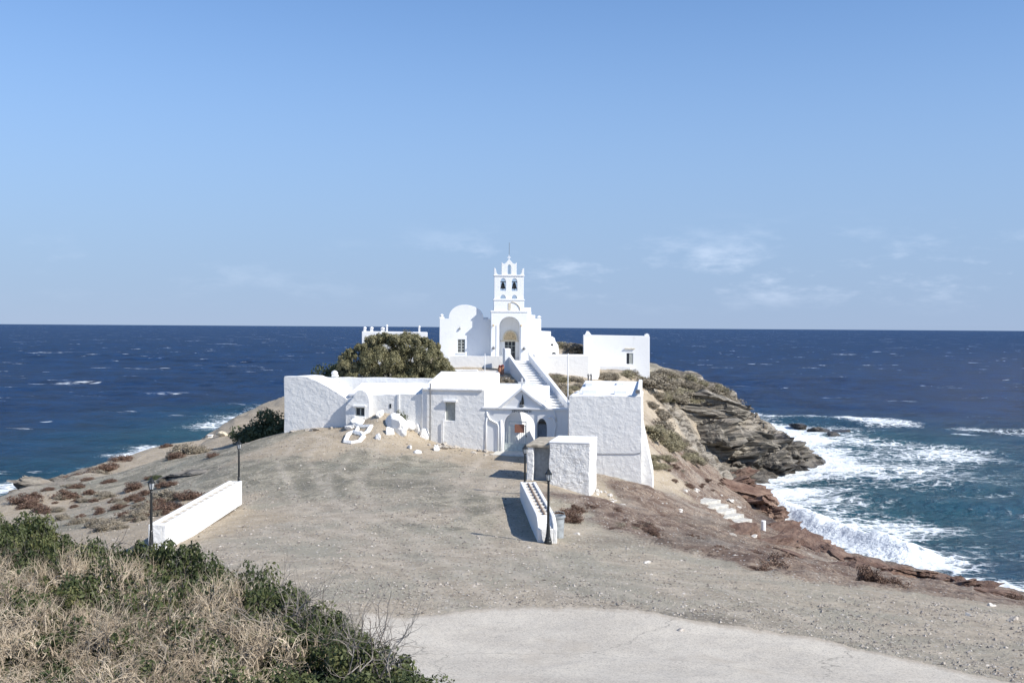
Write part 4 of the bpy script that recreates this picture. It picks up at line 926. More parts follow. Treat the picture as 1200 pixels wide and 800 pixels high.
# low building piece with round openings, right behind the aisle
AF = Fr(0, 111, 6)
root = thing('vaulted_outbuilding', 'small whitewashed outbuilding with sloping outline right behind the church', 'outbuilding', AF.P(4, 1, 12.6))
a = MB(AF); hl = AF.at(647, 404, 0); h2 = AF.at(649, 414, 0)
circ = lambda c, r: [(c[0] + r * math.cos(t), c[1] + r * math.sin(t)) for t in np.linspace(0, 2 * math.pi, 11)[:-1]]
gable_prism(a, AF, [(643, 425), (643, 394), (647, 394), (650, 396), (651, 400), (654, 404), (655, 412), (655, 425)], 0, 3.5, holes=[circ(hl, .13)]); a.build('wall', M['smooth'], root, bevel=.03)
MB(AF).box(hl[0] - .2, hl[0] + .2, .25, .3, hl[1] - .2, hl[1] + .2).build('round_window', M['dark'], root)
mb = MB(AF); mb.prism(arch(h2[0], .5, h2[1] - .3, h2[1] - .15, h2[1] + .12, 8), -.06, .02); mb.build('niche', M['dark'], root)

# ---- guest house on the right
H = Fr(at_d(684, 400, 112).x, 112, -3)
hx = lambda px, yo=0: H.at(px, 400, yo)[0]; hz2 = lambda px, py, yo=0: H.at(px, py, yo)[1]
root = thing('guest_house', 'plain white flat-roofed house with one small window on the right terrace', 'house', H.P(3, 3, 11.5))
w0, w1 = hx(734.3), hx(742); wt, wb = hz2(738, 413.8), hz2(738, 426.5)
a = MB(H); gable_prism(a, H, [(684, 448), (684, 392.5), (761.3, 394), (761.3, 448)], 0, 5, holes=[[(w0, wb), (w1, wb), (w1, wt), (w0, wt)]]); a.build('wall', M['smooth'], root, bevel=.03)
wn = MB(H).box(w0, w1, .12, .16, wb, wt).build('window', M['dark'], root)
MB(H).box(w0 + .28, w1, .06, .115, wb, wt).build('shutter', M['shutter'], wn)
MB(H).box(hx(732), hx(744), -.14, -.002, hz2(738, 408.9), hz2(738, 407.9)).build('lintel', M['ochre'], wn)
a = MB(H); gable_prism(a, H, [(684, 393), (686, 391), (687.3, 387.8), (690, 388.2), (693.5, 393)], -.02, .7); a.build('roof_horn', M['smooth'], root, bevel=.03)
q = hx(758, .3); zq = hz2(758, 394, 0); MB(H).box(q - .25, q + .22, .1, .6, zq - .05, zq + .2).box(q - .12, q + .12, .2, .5, zq + .2, zq + .28).build('chimney', M['smooth'], root, bevel=.02)
a = MB(H).box(hx(690), hx(738), -2.0, -.02, 10.4, hz2(710, 429, -2)); a.build('plinth', M['smooth'], root, bevel=.04)
# domed oven by the house
p0 = at_d(692, 421, 103.5); o = MB(WF).lathe((p0.x, p0.y, p0.z - 1.2), [(.8, 0), (.8, 1.0), (.72, 1.2), (.5, 1.45), (.2, 1.55), (.02, 1.57)], 16).build('domed_oven', M['lime'], None, smooth=True)
tag(o, 'low rounded white dome in front of the guest house left corner', 'oven')
# ---- cell building behind the tree
Q = Fr(at_d(424, 400, 116).x, 116, 5)
root = thing('cell_building', 'long white flat-roofed building half hidden behind the bushy tree', 'building', Q.P(4, 3, 11))
a = MB(Q); gable_prism(a, Q, [(424, 460), (424, 388.2), (501, 389.3), (501, 460)], 0, 6); a.build('wall', M['smooth'], root, bevel=.04)
for px, w_, h_ in ((427.5, .28, .42), (435.5, .3, .42), (448.5, .38, .38), (453.3, .2, .66), (491.3, .2, .55)):
    q, zq = Q.at(px, 388.7, .3); c_ = MB(Q).box(q - w_ / 2, q + w_ / 2, .1, .5, zq - .1, zq + h_ - .12); c_.lathe((q, .3, zq + h_ - .12), [(w_ * .45, 0), (w_ * .75, .06), (w_ * .6, .16), (.03, .24)], 8); c_.build('chimney', M['smooth'], root, bevel=.02)
# ---- steps to the sea, small post, white shrine on the left edge
root = thing('sea_steps', 'flight of pale concrete steps going down to the rocks on the right shore', 'steps', at_d(840, 605, 70))
Pa, Pb = at_d(806, 584, 74), at_d(868, 606.5, 71.0)
dirv = Vector((Pb.x - Pa.x, Pb.y - Pa.y, 0)); Ls = dirv.length; EF = Fr(Pa.x, Pa.y, math.degrees(math.atan2(dirv.y, dirv.x)))
for i in range(5):
    s0 = Ls * i / 5; zt = Pa.z + (Pb.z - Pa.z) * i / 4.3
    MB(EF).box(s0 - 1.5, s0 + Ls / 5 + .95, -1.5 - .35 * i * .4, 1.3 - .35 * i, zt - 1.6, zt).build('step', M['stepstone'], root, bevel=.03)
p0 = hit(894, 610, 60) or at_d(895, 614, 77); p0 = at_d(894.5, 612, 73); gz_ = float(T(p0.x, p0.y)[0])
o = MB(WF).lathe((p0.x, p0.y, p0.z), [(.17, -1.8), (.17, .1), (.14, .13)], 10).build('mooring_post', M['smooth'], None); tag(o, 'short white post at the foot of the sea steps', 'post')
p0 = at_d(246.5, 514, 112); root = thing('roadside_shrine', 'tiny white block shrine on the far left edge of the headland', 'shrine', p0)
zz = float(T(p0.x, p0.y)[0]); MB(WF).box(p0.x - .2, p0.x + .2, p0.y - .2, p0.y + .2, zz - .5, p0.z + .35).build('pillar', M['lime'], root, bevel=.03)
MB(WF).box(p0.x - .26, p0.x + .26, p0.y - .26, p0.y + .26, p0.z + .35, p0.z + .43).build('cap', M['smooth'], root, bevel=.02)
MB(WF).box(p0.x - .12, p0.x + .12, p0.y - .215, p0.y - .2, p0.z - .1, p0.z + .2).build('niche', M['ochre'], root)

# ================================================================== vegetation
def quads(P, N, size, asp, rs, cup=0.0):
    """leaf-sized quads at P, facing about N"""
    n = len(P); N = N + rs.normal(0, .55, (n, 3)); N /= np.linalg.norm(N, axis=1)[:, None] + 1e-9
    t = rs.normal(0, 1, (n, 3)); t -= (t * N).sum(1)[:, None] * N; t /= np.linalg.norm(t, axis=1)[:, None] + 1e-9
    bb = np.cross(N, t); s = (size * (.6 + .8 * rs.rand(n)))[:, None]
    V = np.stack([P - t * s, P + bb * s * asp, P + t * s, P - bb * s * asp], 1).reshape(-1, 3)
    return V, np.arange(4 * n).reshape(n, 4)
def leaf_mesh(name, P, N, size, asp, rs, lv=None):
    V, Fc = quads(P, N, size, asp, rs)
    lv = rs.rand(len(P)) if lv is None else lv
    return np_mesh(name, V, Fc, False, {'lv': np.repeat(np.clip(lv, 0, 1), 4)})
def clumps(rs, nc, rx, rz, z0=0.0, shell=.55):
    u = rs.normal(0, 1, (nc, 3)); u[:, 2] = np.abs(u[:, 2]) * .9; u /= np.linalg.norm(u, axis=1)[:, None]
    r = shell + (1 - shell) * rs.rand(nc); return np.stack([u[:, 0] * rx * r, u[:, 1] * rx * r, z0 + u[:, 2] * rz * r], 1)
def clump_leaves(rs, C_, per, cr, flat=.8):
    n = len(C_) * per; u = rs.normal(0, 1, (n, 3)); u /= np.linalg.norm(u, axis=1)[:, None]
    r = (.35 + .65 * rs.rand(n) ** .5)[:, None]; k = np.repeat(C_, per, 0); rr_ = cr * (.6 + .8 * np.repeat(rs.rand(len(C_)), per))[:, None]
    P = k + u * r * rr_ * np.array([1, 1, flat]); tone = np.repeat(rs.rand(len(C_)), per) * .6 + rs.rand(n) * .4
    return P, u, tone
def twig_mesh(name, rs, roots, dirs, length, seg, r0, fork=.55, depth=3, wob=.35, up=.25):
    V = []; Fc = []; LV = []
    st = [(np.array(p, float), np.array(d, float) / np.linalg.norm(d), length * (.6 + .7 * rs.rand()), r0 * (.7 + .5 * rs.rand()), depth, rs.rand()) for p, d in zip(roots, dirs)]
    while st:
        p, d, L, r, dp, tone = st.pop(); k = max(2, int(L / seg)); sl = L / k; ring = None
        for i in range(k + 1):
            a = np.cross(d, [0.3, 0.9, .2]); a /= np.linalg.norm(a) + 1e-9; b2 = np.cross(d, a); rad = r * (1 - .75 * i / k)
            base = len(V)
            for q in range(3): V.append(p + (a * math.cos(q * 2.094) + b2 * math.sin(q * 2.094)) * rad); LV.append(tone)
            if ring is not None:
                for q in range(3): Fc.append((ring + q, ring + (q + 1) % 3, base + (q + 1) % 3, base + q))
            ring = base
            if i < k:
                if dp > 0 and i > 0 and rs.rand() < fork:
                    nd = d + rs.normal(0, .75, 3); nd /= np.linalg.norm(nd); st.append((p.copy(), nd, L * (.45 + .3 * rs.rand()), rad * .75, dp - 1, min(1, tone + .1 * rs.rand())))
                p = p + d * sl; d = d + rs.normal(0, wob, 3) * .5 + np.array([0, 0, up * .2]); d /= np.linalg.norm(d)
    return np_mesh(name, np.array(V), np.array(Fc), False, {'lv': np.array(LV)})
rs = np.random.RandomState(11)
def dome_dirs(n, zmin=.1):
    u = rs.normal(0, 1, (n, 3)); u[:, 2] = np.abs(u[:, 2]) + zmin; return u / np.linalg.norm(u, axis=1)[:, None]
# --- unit shrubs (crown radius 1, height 1) of the foreground
FG = {'green': [], 'straw': [], 'grey': []}
for i in range(4):
    Cc = clumps(rs, 190, .98, .95, .0, .72); P, N, tn = clump_leaves(rs, Cc, 150, .125); N = N * .7 + np.array([0, 0, .6])
    Pl, Nl, tl_ = P, N, tn
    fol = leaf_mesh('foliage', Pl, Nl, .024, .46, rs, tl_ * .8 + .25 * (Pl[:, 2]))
    nd = dome_dirs(30); tw = twig_mesh('twigs', rs, nd * np.array([.45, .45, .5]), nd + rs.normal(0, .25, (30, 3)), .48, .08, .0075, .45, 2)
    FG['green'].append((fol, tw))
for i in range(3):
    nd = dome_dirs(330); tw = twig_mesh('twigs', rs, nd * np.array([.68, .68, .72]), nd * .6 + rs.normal(0, .7, (330, 3)), .27, .04, .0085, .75, 2, .8, 0)
    Cc = clumps(rs, 110, .9, .85, .0, .5); P, N, tn = clump_leaves(rs, Cc, 90, .14)
    FG['straw'].append((leaf_mesh('foliage', P, N, .026, .45, rs, tn), tw))
for i in range(2):
    nd = dome_dirs(90); tw = twig_mesh('twigs', rs, nd * np.array([.6, .6, .66]), nd + rs.normal(0, .5, (90, 3)), .26, .06, .0075, .6, 3, .5)
    Cc = clumps(rs, 120, .9, .85, .0, .6); P, N, tn = clump_leaves(rs, Cc, 80, .14)
    FG['grey'].append((leaf_mesh('foliage', P, N, .026, .45, rs, tn), tw))
core_me = {}
def fg_shrub(kind, x, y, ztop, rad, label, var, group):
    z = float(T(x, y)[0]) - .1; h = ztop - z; g_ = max(0, h - 1.5); z += 0 * g_
    root = thing({'green': 'evergreen_shrub', 'straw': 'dry_thorn_shrub', 'grey': 'bare_twig_shrub'}[kind], label, 'shrub', (x, y, z), group)
    root.rotation_euler[2] = rs.rand() * 6.28; root.scale = (rad, rad, h)
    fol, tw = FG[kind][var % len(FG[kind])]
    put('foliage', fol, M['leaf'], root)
    put('twigs', tw, M['twig_straw'] if kind == 'straw' else M['twig_grey'], root)
ytop = [(-200, 596), (0, 606), (60, 610), (110, 621), (170, 631), (240, 643), (300, 658), (380, 694), (440, 720), (500, 757), (535, 803), (545, 830)]
def pxmax(py): return float(np.interp(py, [b for a, b in ytop], [a for a, b in ytop]))
rows = [(16.6, 13.16), (15.6, 13.16), (14.6, 13.15), (13.6, 13.12), (12.6, 13.08), (11.7, 13.03), (10.8, 12.98), (9.9, 12.92), (9.0, 12.88), (8.2, 12.95)]
cnt = 0; place = ['by the left frame edge', 'left of the lamp post foot', 'below the left lamp post', 'below the long planter', 'near the road corner', 'against the pale concrete road']
rowname = ['farthest row', 'second row from the back', 'third row from the back', 'fourth row from the back', 'fifth row from the back', 'middle row', 'fifth row from the front', 'fourth row from the front', 'third row from the front', 'second row from the front', 'nearest row']
for ri, (d, zt) in enumerate(rows):
    pym = 383 + (16 - 13.08) * FPX / d; pm = pxmax(pym); rad = .98
    xr_ = (pm - 600) / FPX * d - rad * (.38 if d < 12 else .26); x = xr_; k = 0
    while x > (-40 - 600) / FPX * d - .4:
        px = x / d * FPX + 600; jd = rs.uniform(-.25, .25) if k else 0
        straw = px < 320 and 383 + (16 - zt) * FPX / d > float(np.interp(px, [a for a, b in ytop], [b for a, b in ytop])) + 30
        kind = 'straw' if straw and rs.rand() < .9 else ('grey' if (d > 13 and px < 330 and rs.rand() < .3) or rs.rand() < .03 else 'green')
        if kind == 'green' and px < 120 and d > 15: kind = 'green'
        r_ = rad * rs.uniform(.92, 1.12) if k else rad
        nm = {'green': 'dense dark green leafy shrub', 'straw': 'dry straw coloured thorny shrub', 'grey': 'grey bare-twigged shrub'}[kind]
        lab = f"{nm}, {rowname[ri]}, {['first', 'second', 'third', 'fourth', 'fifth', 'sixth', 'seventh', 'eighth', 'ninth', 'tenth', 'eleventh', 'twelfth', 'thirteenth', 'fourteenth', 'fifteenth', 'sixteenth', 'seventeenth', 'eighteenth', 'nineteenth', 'twentieth', 'twenty-first', 'twenty-second'][k]} from the right"
        fg_shrub(kind, x, d + jd, zt + (rs.uniform(-.06, .07) if k else -.02) + (.08 if kind == 'straw' else 0), r_, lab, cnt, {'green': 'leafy shrubs on the foreground bank', 'straw': 'dry thorn shrubs on the foreground bank', 'grey': 'bare grey shrubs on the foreground bank'}[kind])
        x -= rs.uniform(.66, .86); k += 1; cnt += 1
# bare branches that stick up out of the bushes near the road
for j, (px, py, d, h) in enumerate([(345, 655, 12.0, 1.0), (362, 668, 11.8, .8), (395, 668, 11.2, 1.05), (430, 690, 10.8, 1.0), (455, 700, 10.6, .85), (408, 715, 10.4, .9), (128, 612, 15, .5), (210, 632, 14.6, .5)]):
    p0 = at_d(px, py, d); nd = dome_dirs(5, .9); me = twig_mesh('bare_branches', rs, np.zeros((5, 3)) + rs.normal(0, .06, (5, 3)), nd * np.array([.4, .4, 1]), h * .8, .075, .012, .5, 2, .6, .4)
    o = put('bare_branches', me, M['twig_grey']); o.location = (p0.x, d, p0.z - h * .95)
    tag(o, ['tallest leafless twigs rising beside the road, leftmost of the group', 'short leafless twigs just right of the tallest ones', 'leafless forked twigs in the middle of the road-side group', 'leafless twigs leaning above the green shrub by the road', 'rightmost leafless twigs, nearest to the concrete road', 'lowest leafless twigs, in front of the forked ones', 'small leafless twigs left of the near lamp post', 'small leafless twigs in front of the long left planter'][j], 'dead branches', 'bare branches above the bushes')
# the big tamarisk behind the wing
tp = at_d(462, 430, 88.5); tz = float(T(tp.x, tp.y)[0])
root = thing('tamarisk_tree', 'broad olive green tamarisk tree with feathery rounded crown behind the low wing roof', 'tree', (tp.x, tp.y, tz))
def tpt(px, py, dd=0): p = at_d(px, py, 88.5 + dd); return np.array([p.x - tp.x, dd, p.z - tz])
CL = []
for px, py, r in [(405, 425, .55), (412, 414, .5), (422, 405, .5), (436, 403, .6), (448, 398, .65), (462, 398, .75), (475, 396, .7), (488, 398, .65), (497, 400, .5), (505, 403, .45), (430, 418, .8), (445, 415, .9), (462, 414, .95), (480, 414, .95), (497, 415, .8), (510, 412, .55), (417, 432, .8), (435, 432, .9), (455, 433, .95), (475, 433, .95), (495, 432, .9), (512, 428, .65), (521, 424, .55), (526, 433, .55), (402, 437, .5), (505, 440, .8), (440, 445, 1.), (470, 447, 1.), (490, 447, .9), (415, 445, .8)]:
    for dd in (-1.6, -.6, .6, 1.8):
        CL.append((*(tpt(px, py + 3 + (445 - py) * .02, dd * rs.uniform(.6, 1.2)) + rs.normal(0, .18, 3)), r * rs.uniform(.75, 1.15)))
Ps, Ns, Ts = [], [], []
for x, y, z, r in CL:
    sub = rs.normal(0, 1, (10, 3)); sub /= np.linalg.norm(sub, axis=1)[:, None]; sub[:, 2] = np.abs(sub[:, 2]) * .9
    for s_ in sub:
        cpt = np.array([x, y, z]) + s_ * r * .75; tone = rs.rand(); n = 170
        u = rs.normal(0, 1, (n, 3)); u /= np.linalg.norm(u, axis=1)[:, None]; q = cpt + u * (.2 + .8 * rs.rand(n))[:, None] * r * .46 * np.array([.85, .85, 1.2])
        Ps.append(q); Ns.append(u + np.array([0, 0, .5])); Ts.append(tone * .6 + .4 * rs.rand(n))
Ps, Ns, Ts = np.concatenate(Ps), np.concatenate(Ns), np.concatenate(Ts)
put('crown', leaf_mesh('crown', Ps, Ns, .06, .6, rs, Ts), M['tam'], root)
mb = MB(WF)
for k in range(9):
    c_ = CL[(k * 9 + 4) % len(CL)]; a0 = Vector((tp.x + rs.uniform(-.5, .5), tp.y, tz - .3)); b0 = Vector((tp.x + c_[0], tp.y + c_[1], tz + c_[2])); mid = a0.lerp(b0, .5) + Vector((rs.uniform(-.3, .3), rs.uniform(-.3, .3), -.2))
    o = MB(WF).tube([a0, mid, b0], .14, 6, .03).build('trunk' if k == 0 else 'limb', M['bark'], root)

# --- small maquis shrubs seen from afar: unit meshes shared by many copies
UNIT = []
for i in range(5):
    Cc = clumps(rs, 34, .8, .75, .0, .4); P, N, tn = clump_leaves(rs, Cc, 110, .25); N = N * .8 + np.array([0, 0, .45])
    UNIT.append((P, N, tn))
SM = {}
for kind in ('sh_brown', 'sh_grey', 'sh_olive', 'sh_green'):
    for i, (P, N, tn) in enumerate(UNIT):
        me = leaf_mesh('shrub_' + kind, P, N, .042, .6, rs, tn); me.materials.append(M[kind]); SM[kind, i] = me
colname = {'sh_brown': 'reddish brown', 'sh_grey': 'dry grey', 'sh_olive': 'olive yellow', 'sh_green': 'dark green'}
def small_shrub(kind, p, r, h, label, group):
    o = bpy.data.objects.new('low_shrub', SM[kind, rs.randint(5)]); COL.objects.link(o)
    o.location = (p.x, p.y, p.z - .06 * h); r *= 1.3; h *= 1.45; o.scale = (r, r * rs.uniform(.8, 1.2), h); o.rotation_euler[2] = rs.rand() * 6.28
    return tag(o, label, 'shrub', group)
def inside(px, py, pg):
    c_ = False
    for i in range(len(pg)):
        (x1, y1), (x2, y2) = pg[i], pg[i - 1]
        if (y1 > py) != (y2 > py) and px < (x2 - x1) * (py - y1) / (y2 - y1) + x1: c_ = not c_
    return c_
def scatter(pg, n, fn, far=150, near=20):
    lo = np.min(pg, 0); hi = np.max(pg, 0); k = 0; t_ = 0
    while k < n and t_ < n * 30:
        t_ += 1; px, py = rs.uniform(lo[0], hi[0]), rs.uniform(lo[1], hi[1])
        if inside(px, py, pg):
            p = hit(px, py, near, far)
            if p is not None: fn(k, px, py, p); k += 1
def near_what(px, py):
    if px < 330:
        return ('at the cliff edge' if py < 545 + (165 - px) * .25 else 'behind the long planter' if px > 170 else 'on the lower left slope')
    return 'by the sea steps' if py > 570 and px < 900 else 'along the shore edge' if py > 570 else 'beside the corner building' if px < 800 and py > 470 else 'on the headland ridge'
sizes = lambda r: 'tiny' if r < .35 else 'small' if r < .6 else 'rounded' if r < 1.0 else 'large'
def one(kinds, rmin, rmax, flat, group, adj=''):
    def fn(k, px, py, p):
        kind = kinds[rs.randint(len(kinds))]; r = rs.uniform(rmin, rmax)
        small_shrub(kind, p, r, r * flat * rs.uniform(.8, 1.3), f"{sizes(r)} {colname[kind]} shrub {near_what(px, py)}{adj}", group)
    return fn
# surveyed individual shrubs of the left slope
for px, py, r, kind in [(215, 533, 1.3, 'sh_grey'), (233, 531, 1.0, 'sh_grey'), (208, 537, .7, 'sh_brown'), (143, 541, 1.0, 'sh_brown'), (124, 551, 1.1, 'sh_brown'), (116, 556, .8, 'sh_grey'), (100, 560, .9, 'sh_brown'), (84, 563, .8, 'sh_brown'), (90, 572, .6, 'sh_brown'), (158, 574, .8, 'sh_brown'), (155, 586, .6, 'sh_brown'), (134, 588, .35, 'sh_brown'), (105, 579, .5, 'sh_brown'), (78, 583, .8, 'sh_brown'), (28, 590, 1.0, 'sh_brown'), (35, 595, .7, 'sh_brown'), (110, 588, .35, 'sh_brown'), (138, 597, .5, 'sh_brown'), (118, 601, .5, 'sh_brown'), (50, 600, .7, 'sh_brown'), (170, 580, .5, 'sh_brown'), (192, 585, .9, 'sh_grey'), (205, 585, .8, 'sh_grey'), (183, 592, .6, 'sh_brown'), (222, 584, .8, 'sh_brown'), (197, 598, .7, 'sh_brown'), (190, 570, .5, 'sh_brown'), (200, 569, .5, 'sh_brown'), (250, 535, .5, 'sh_brown'), (195, 524, .6, 'sh_brown'), (182, 562, .45, 'sh_green')]:
    p = hit(px, py, 20, 150)
    if p is not None: small_shrub(kind, p, r, r * .6, f"{sizes(r)} {colname[kind]} shrub {near_what(px, py)}", 'dry shrubs on the left slope')
scatter([(15, 590), (60, 570), (110, 560), (180, 560), (215, 575), (200, 605), (140, 620), (40, 610)], 54, one(['sh_brown', 'sh_grey', 'sh_grey'], .2, .6, .5, 'dry shrubs on the left slope'))
scatter([(80, 615), (130, 600), (175, 605), (170, 625), (110, 622)], 14, one(['sh_grey'], .4, .7, .6, 'dry shrubs on the left slope'))
# headland
HG = 'maquis shrubs on the right headland'
scatter([(752, 437), (790, 436), (835, 450), (865, 468), (850, 480), (800, 475), (770, 470), (755, 460)], 52, one(['sh_grey', 'sh_grey', 'sh_grey', 'sh_olive'], 1.0, 1.8, .45, HG))
scatter([(756, 500), (775, 500), (800, 520), (835, 545), (815, 545), (780, 528), (758, 520)], 26, one(['sh_olive', 'sh_olive', 'sh_grey'], .6, 1.3, .55, HG))
scatter([(755, 470), (790, 480), (800, 500), (770, 495)], 8, one(['sh_grey'], .5, .9, .5, HG))
scatter([(762, 538), (785, 538), (788, 550), (764, 550)], 6, one(['sh_olive'], .4, .8, .5, HG))
scatter([(780, 545), (830, 550), (850, 575), (800, 580), (775, 570)], 12, one(['sh_brown', 'sh_grey'], .2, .5, .5, HG))
scatter([(640, 442), (688, 446), (664, 470), (655, 462)], 14, one(['sh_grey', 'sh_olive'], .5, .9, .7, 'shrubs between stairway and corner building'))
scatter([(704, 440), (762, 440), (764, 448), (704, 446)], 14, one(['sh_grey', 'sh_grey', 'sh_olive'], .6, 1.0, .6, 'shrubs below the guest house'))
scatter([(655, 404), (684, 409), (684, 416), (655, 412)], 6, one(['sh_olive', 'sh_grey'], 1.0, 1.5, .6, 'shrubs behind the rounded terrace'))
for px, py, r in [(578, 443, .6), (590, 445, .7), (597, 444, .5)]:
    p = at_d(px, py, 90); p.z -= .3; small_shrub('sh_grey', p, r, r * .8, f'{sizes(r)} grey shrub on the dry patch left of the stairway', 'shrubs on the dry patch')
for px, py, d, r, h in [(303, 508, 82, 1.7, 1.5), (321, 506, 82, 1.8, 1.9), (290, 512, 84, 1.2, .9)]:
    p = at_d(px, py, d); p.z = float(T(p.x, p.y)[0]); small_shrub('sh_green', p, r, h, f"{'widest' if r > 1.75 else 'middle' if r > 1.5 else 'lowest'} dark green bush against the left end of the wing", 'green bushes at the end of the wing')
for px, py, d, r in [(385, 436, 92, 1.6), (396, 434, 92, 1.6)]:
    p = at_d(px, py, d); p.z -= 1.6; small_shrub('sh_green', p, r, 2.0, f"rounded green bush showing above the wing roof, {'left' if px < 390 else 'right'} one beside the tamarisk", 'green bushes behind the wing roof')
p = hit(468, 497, 40, 90)
if p is not None: small_shrub('sh_green', p, .5, .9, 'small dark green tuft among the white painted rocks', None)
# right shore brush
SG = 'dry shrubs along the right shore'
scatter([(700, 588), (760, 600), (820, 625), (880, 645), (960, 668), (900, 672), (800, 648), (690, 612)], 52, one(['sh_brown', 'sh_brown', 'sh_grey'], .2, .65, .38, SG))
for px, py, r, h in [(905, 668, .6, .5), (915, 664, .6, .6), (928, 668, .5, .4), (1015, 686, .5, .7), (1025, 688, .5, .6), (1040, 690, .5, .5), (1050, 692, .6, .4), (895, 672, .4, .3), (1190, 710, .6, .6), (1200, 712, .6, .5), (1182, 708, .4, .4), (670, 612, .6, .5), (662, 606, .5, .4), (676, 600, .5, .35), (690, 598, .5, .3)]:
    p = hit(px, py, 20, 120)
    if p is not None: small_shrub('sh_brown', p, r, h, f"{sizes(r)} {colname['sh_brown']} shrub {'beside the litter bin' if px < 700 else 'at the gravel edge above the surf'}", SG)

# ================================================================== rocks and stones
import bmesh
from mathutils import noise as mn
def rock_mesh(name, seed, sub, blocky, strata=0.0, amp=.35, cut=6):
    bm = bmesh.new(); bmesh.ops.create_icosphere(bm, subdivisions=sub, radius=1); rnd_ = random.Random(seed)
    planes = [(Vector((rnd_.gauss(0, 1), rnd_.gauss(0, 1), rnd_.gauss(0, .8))).normalized(), rnd_.uniform(.55, .85)) for _ in range(cut)]
    off = Vector((seed * 3.1, seed * 1.7, seed))
    for v in bm.verts:
        p = v.co.copy(); p = Vector([math.copysign(abs(c_) ** blocky, c_) for c_ in p])
        p *= 1 + amp * mn.fractal(p * 1.3 + off, 1.0, 2.1, 5)
        for n_, h_ in planes:
            e = p.dot(n_) - h_
            if e > 0: p -= n_ * e * .92
        if strata:
            t_ = (p.z + .25 * p.x + .12 * mn.noise(p * 1.5 + off)) * strata; f_ = t_ - math.floor(t_)
            s_ = 1 + .13 * (1 if f_ > .32 else -.6) * (.6 + mn.cell(Vector((math.floor(t_), seed, 1)))); p.x *= s_; p.y *= s_
        p += p.normalized() * .035 * mn.fractal(p * 7 + off, 1.0, 2.0, 3)
        v.co = p
    me = bpy.data.meshes.new(name); bm.to_mesh(me); bm.free(); return me
BIG = [rock_mesh('outcrop', i + 1, 5, .62, 3.6, .42, 7) for i in range(4)]
MED = [rock_mesh('boulder', i + 20, 4, .75, 0, .4, 7) for i in range(4)]
def rock(name, me, mat, p, sc, rot, label, cat='rock', group=None):
    if me.materials and me.materials[0] != M[mat]:
        key = me.name + mat; me2 = RC.get(key)
        if me2 is None: me2 = me.copy(); me2.materials.clear(); me2.materials.append(M[mat]); RC[key] = me2
        me = me2
    o = put(name, me, M[mat]); o.location = p; o.scale = sc; o.rotation_euler = rot; return tag(o, label, cat, group)
RC = {}
out = [(808, 486, 4.2, 1.6, 'sloping upper slab nearest the corner building'), (838, 478, 4.6, 1.8, 'broad slab on the crest of the headland'), (860, 486, 2.2, .9, 'fractured block below the crest'),
       (822, 505, 4.5, 2.2, 'pale banded face left of the deep crack'), (850, 512, 4.2, 2.3, 'banded block in the middle of the cliff'), (878, 521, 3.8, 1.6, 'large cracked block right of the cliff middle'),
       (898, 522, 3.6, 1.8, 'low block near the point'), (916, 529, 3.0, 1.4, 'dark wet block on the point'), (932, 535, 2.3, 1.0, 'outermost wet rock of the point'),
       (840, 530, 4.0, 1.7, 'dark foot of the cliff above the cove'), (868, 540, 3.4, 1.6, 'wet overhanging foot where water runs off'), (893, 542, 3.2, 1.5, 'wet ledge washed by the surf'), (912, 548, 2.6, .9, 'low ledge streaming with foam')]
for i, (px, py, s_, h_, lab) in enumerate(out):
    p = hit(px, py, 40, 160)
    if p is None: continue
    rock('cliff_outcrop', BIG[i % 4], 'rock', (p.x + .3, p.y + s_ * .35, p.z - h_ * .45), (s_, s_ * .8, h_), (R(-8), R(9 + 4 * (i % 3)), R(20 + 37 * (i % 4))), 'grey stratified cliff rock, ' + lab, 'rock', 'outcrops of the headland cliff')
for i, (px, py, s_, lab) in enumerate([(965, 507, 2.0, 'left of two awash beyond the point'), (984, 508, 2.4, 'right of two awash beyond the point'), (934, 548, 1.5, 'just off the point in white foam'), (946, 540, 1.6, 'at the very tip of the point'), (975, 513, 1.4, 'low one awash below the pair'), (936, 500, 2.0, 'behind the point where waves break'), (1150, 692, 1.6, 'offshore of the near brown ledges')]):
    p = at_z(px, py, 0); rock('sea_rock', MED[i % 4], 'rock', (p.x, p.y, .05), (s_, s_ * .7, .75), (0, R(8), i), 'dark wet sea rock ' + lab, 'rock', 'rocks awash off the headland')
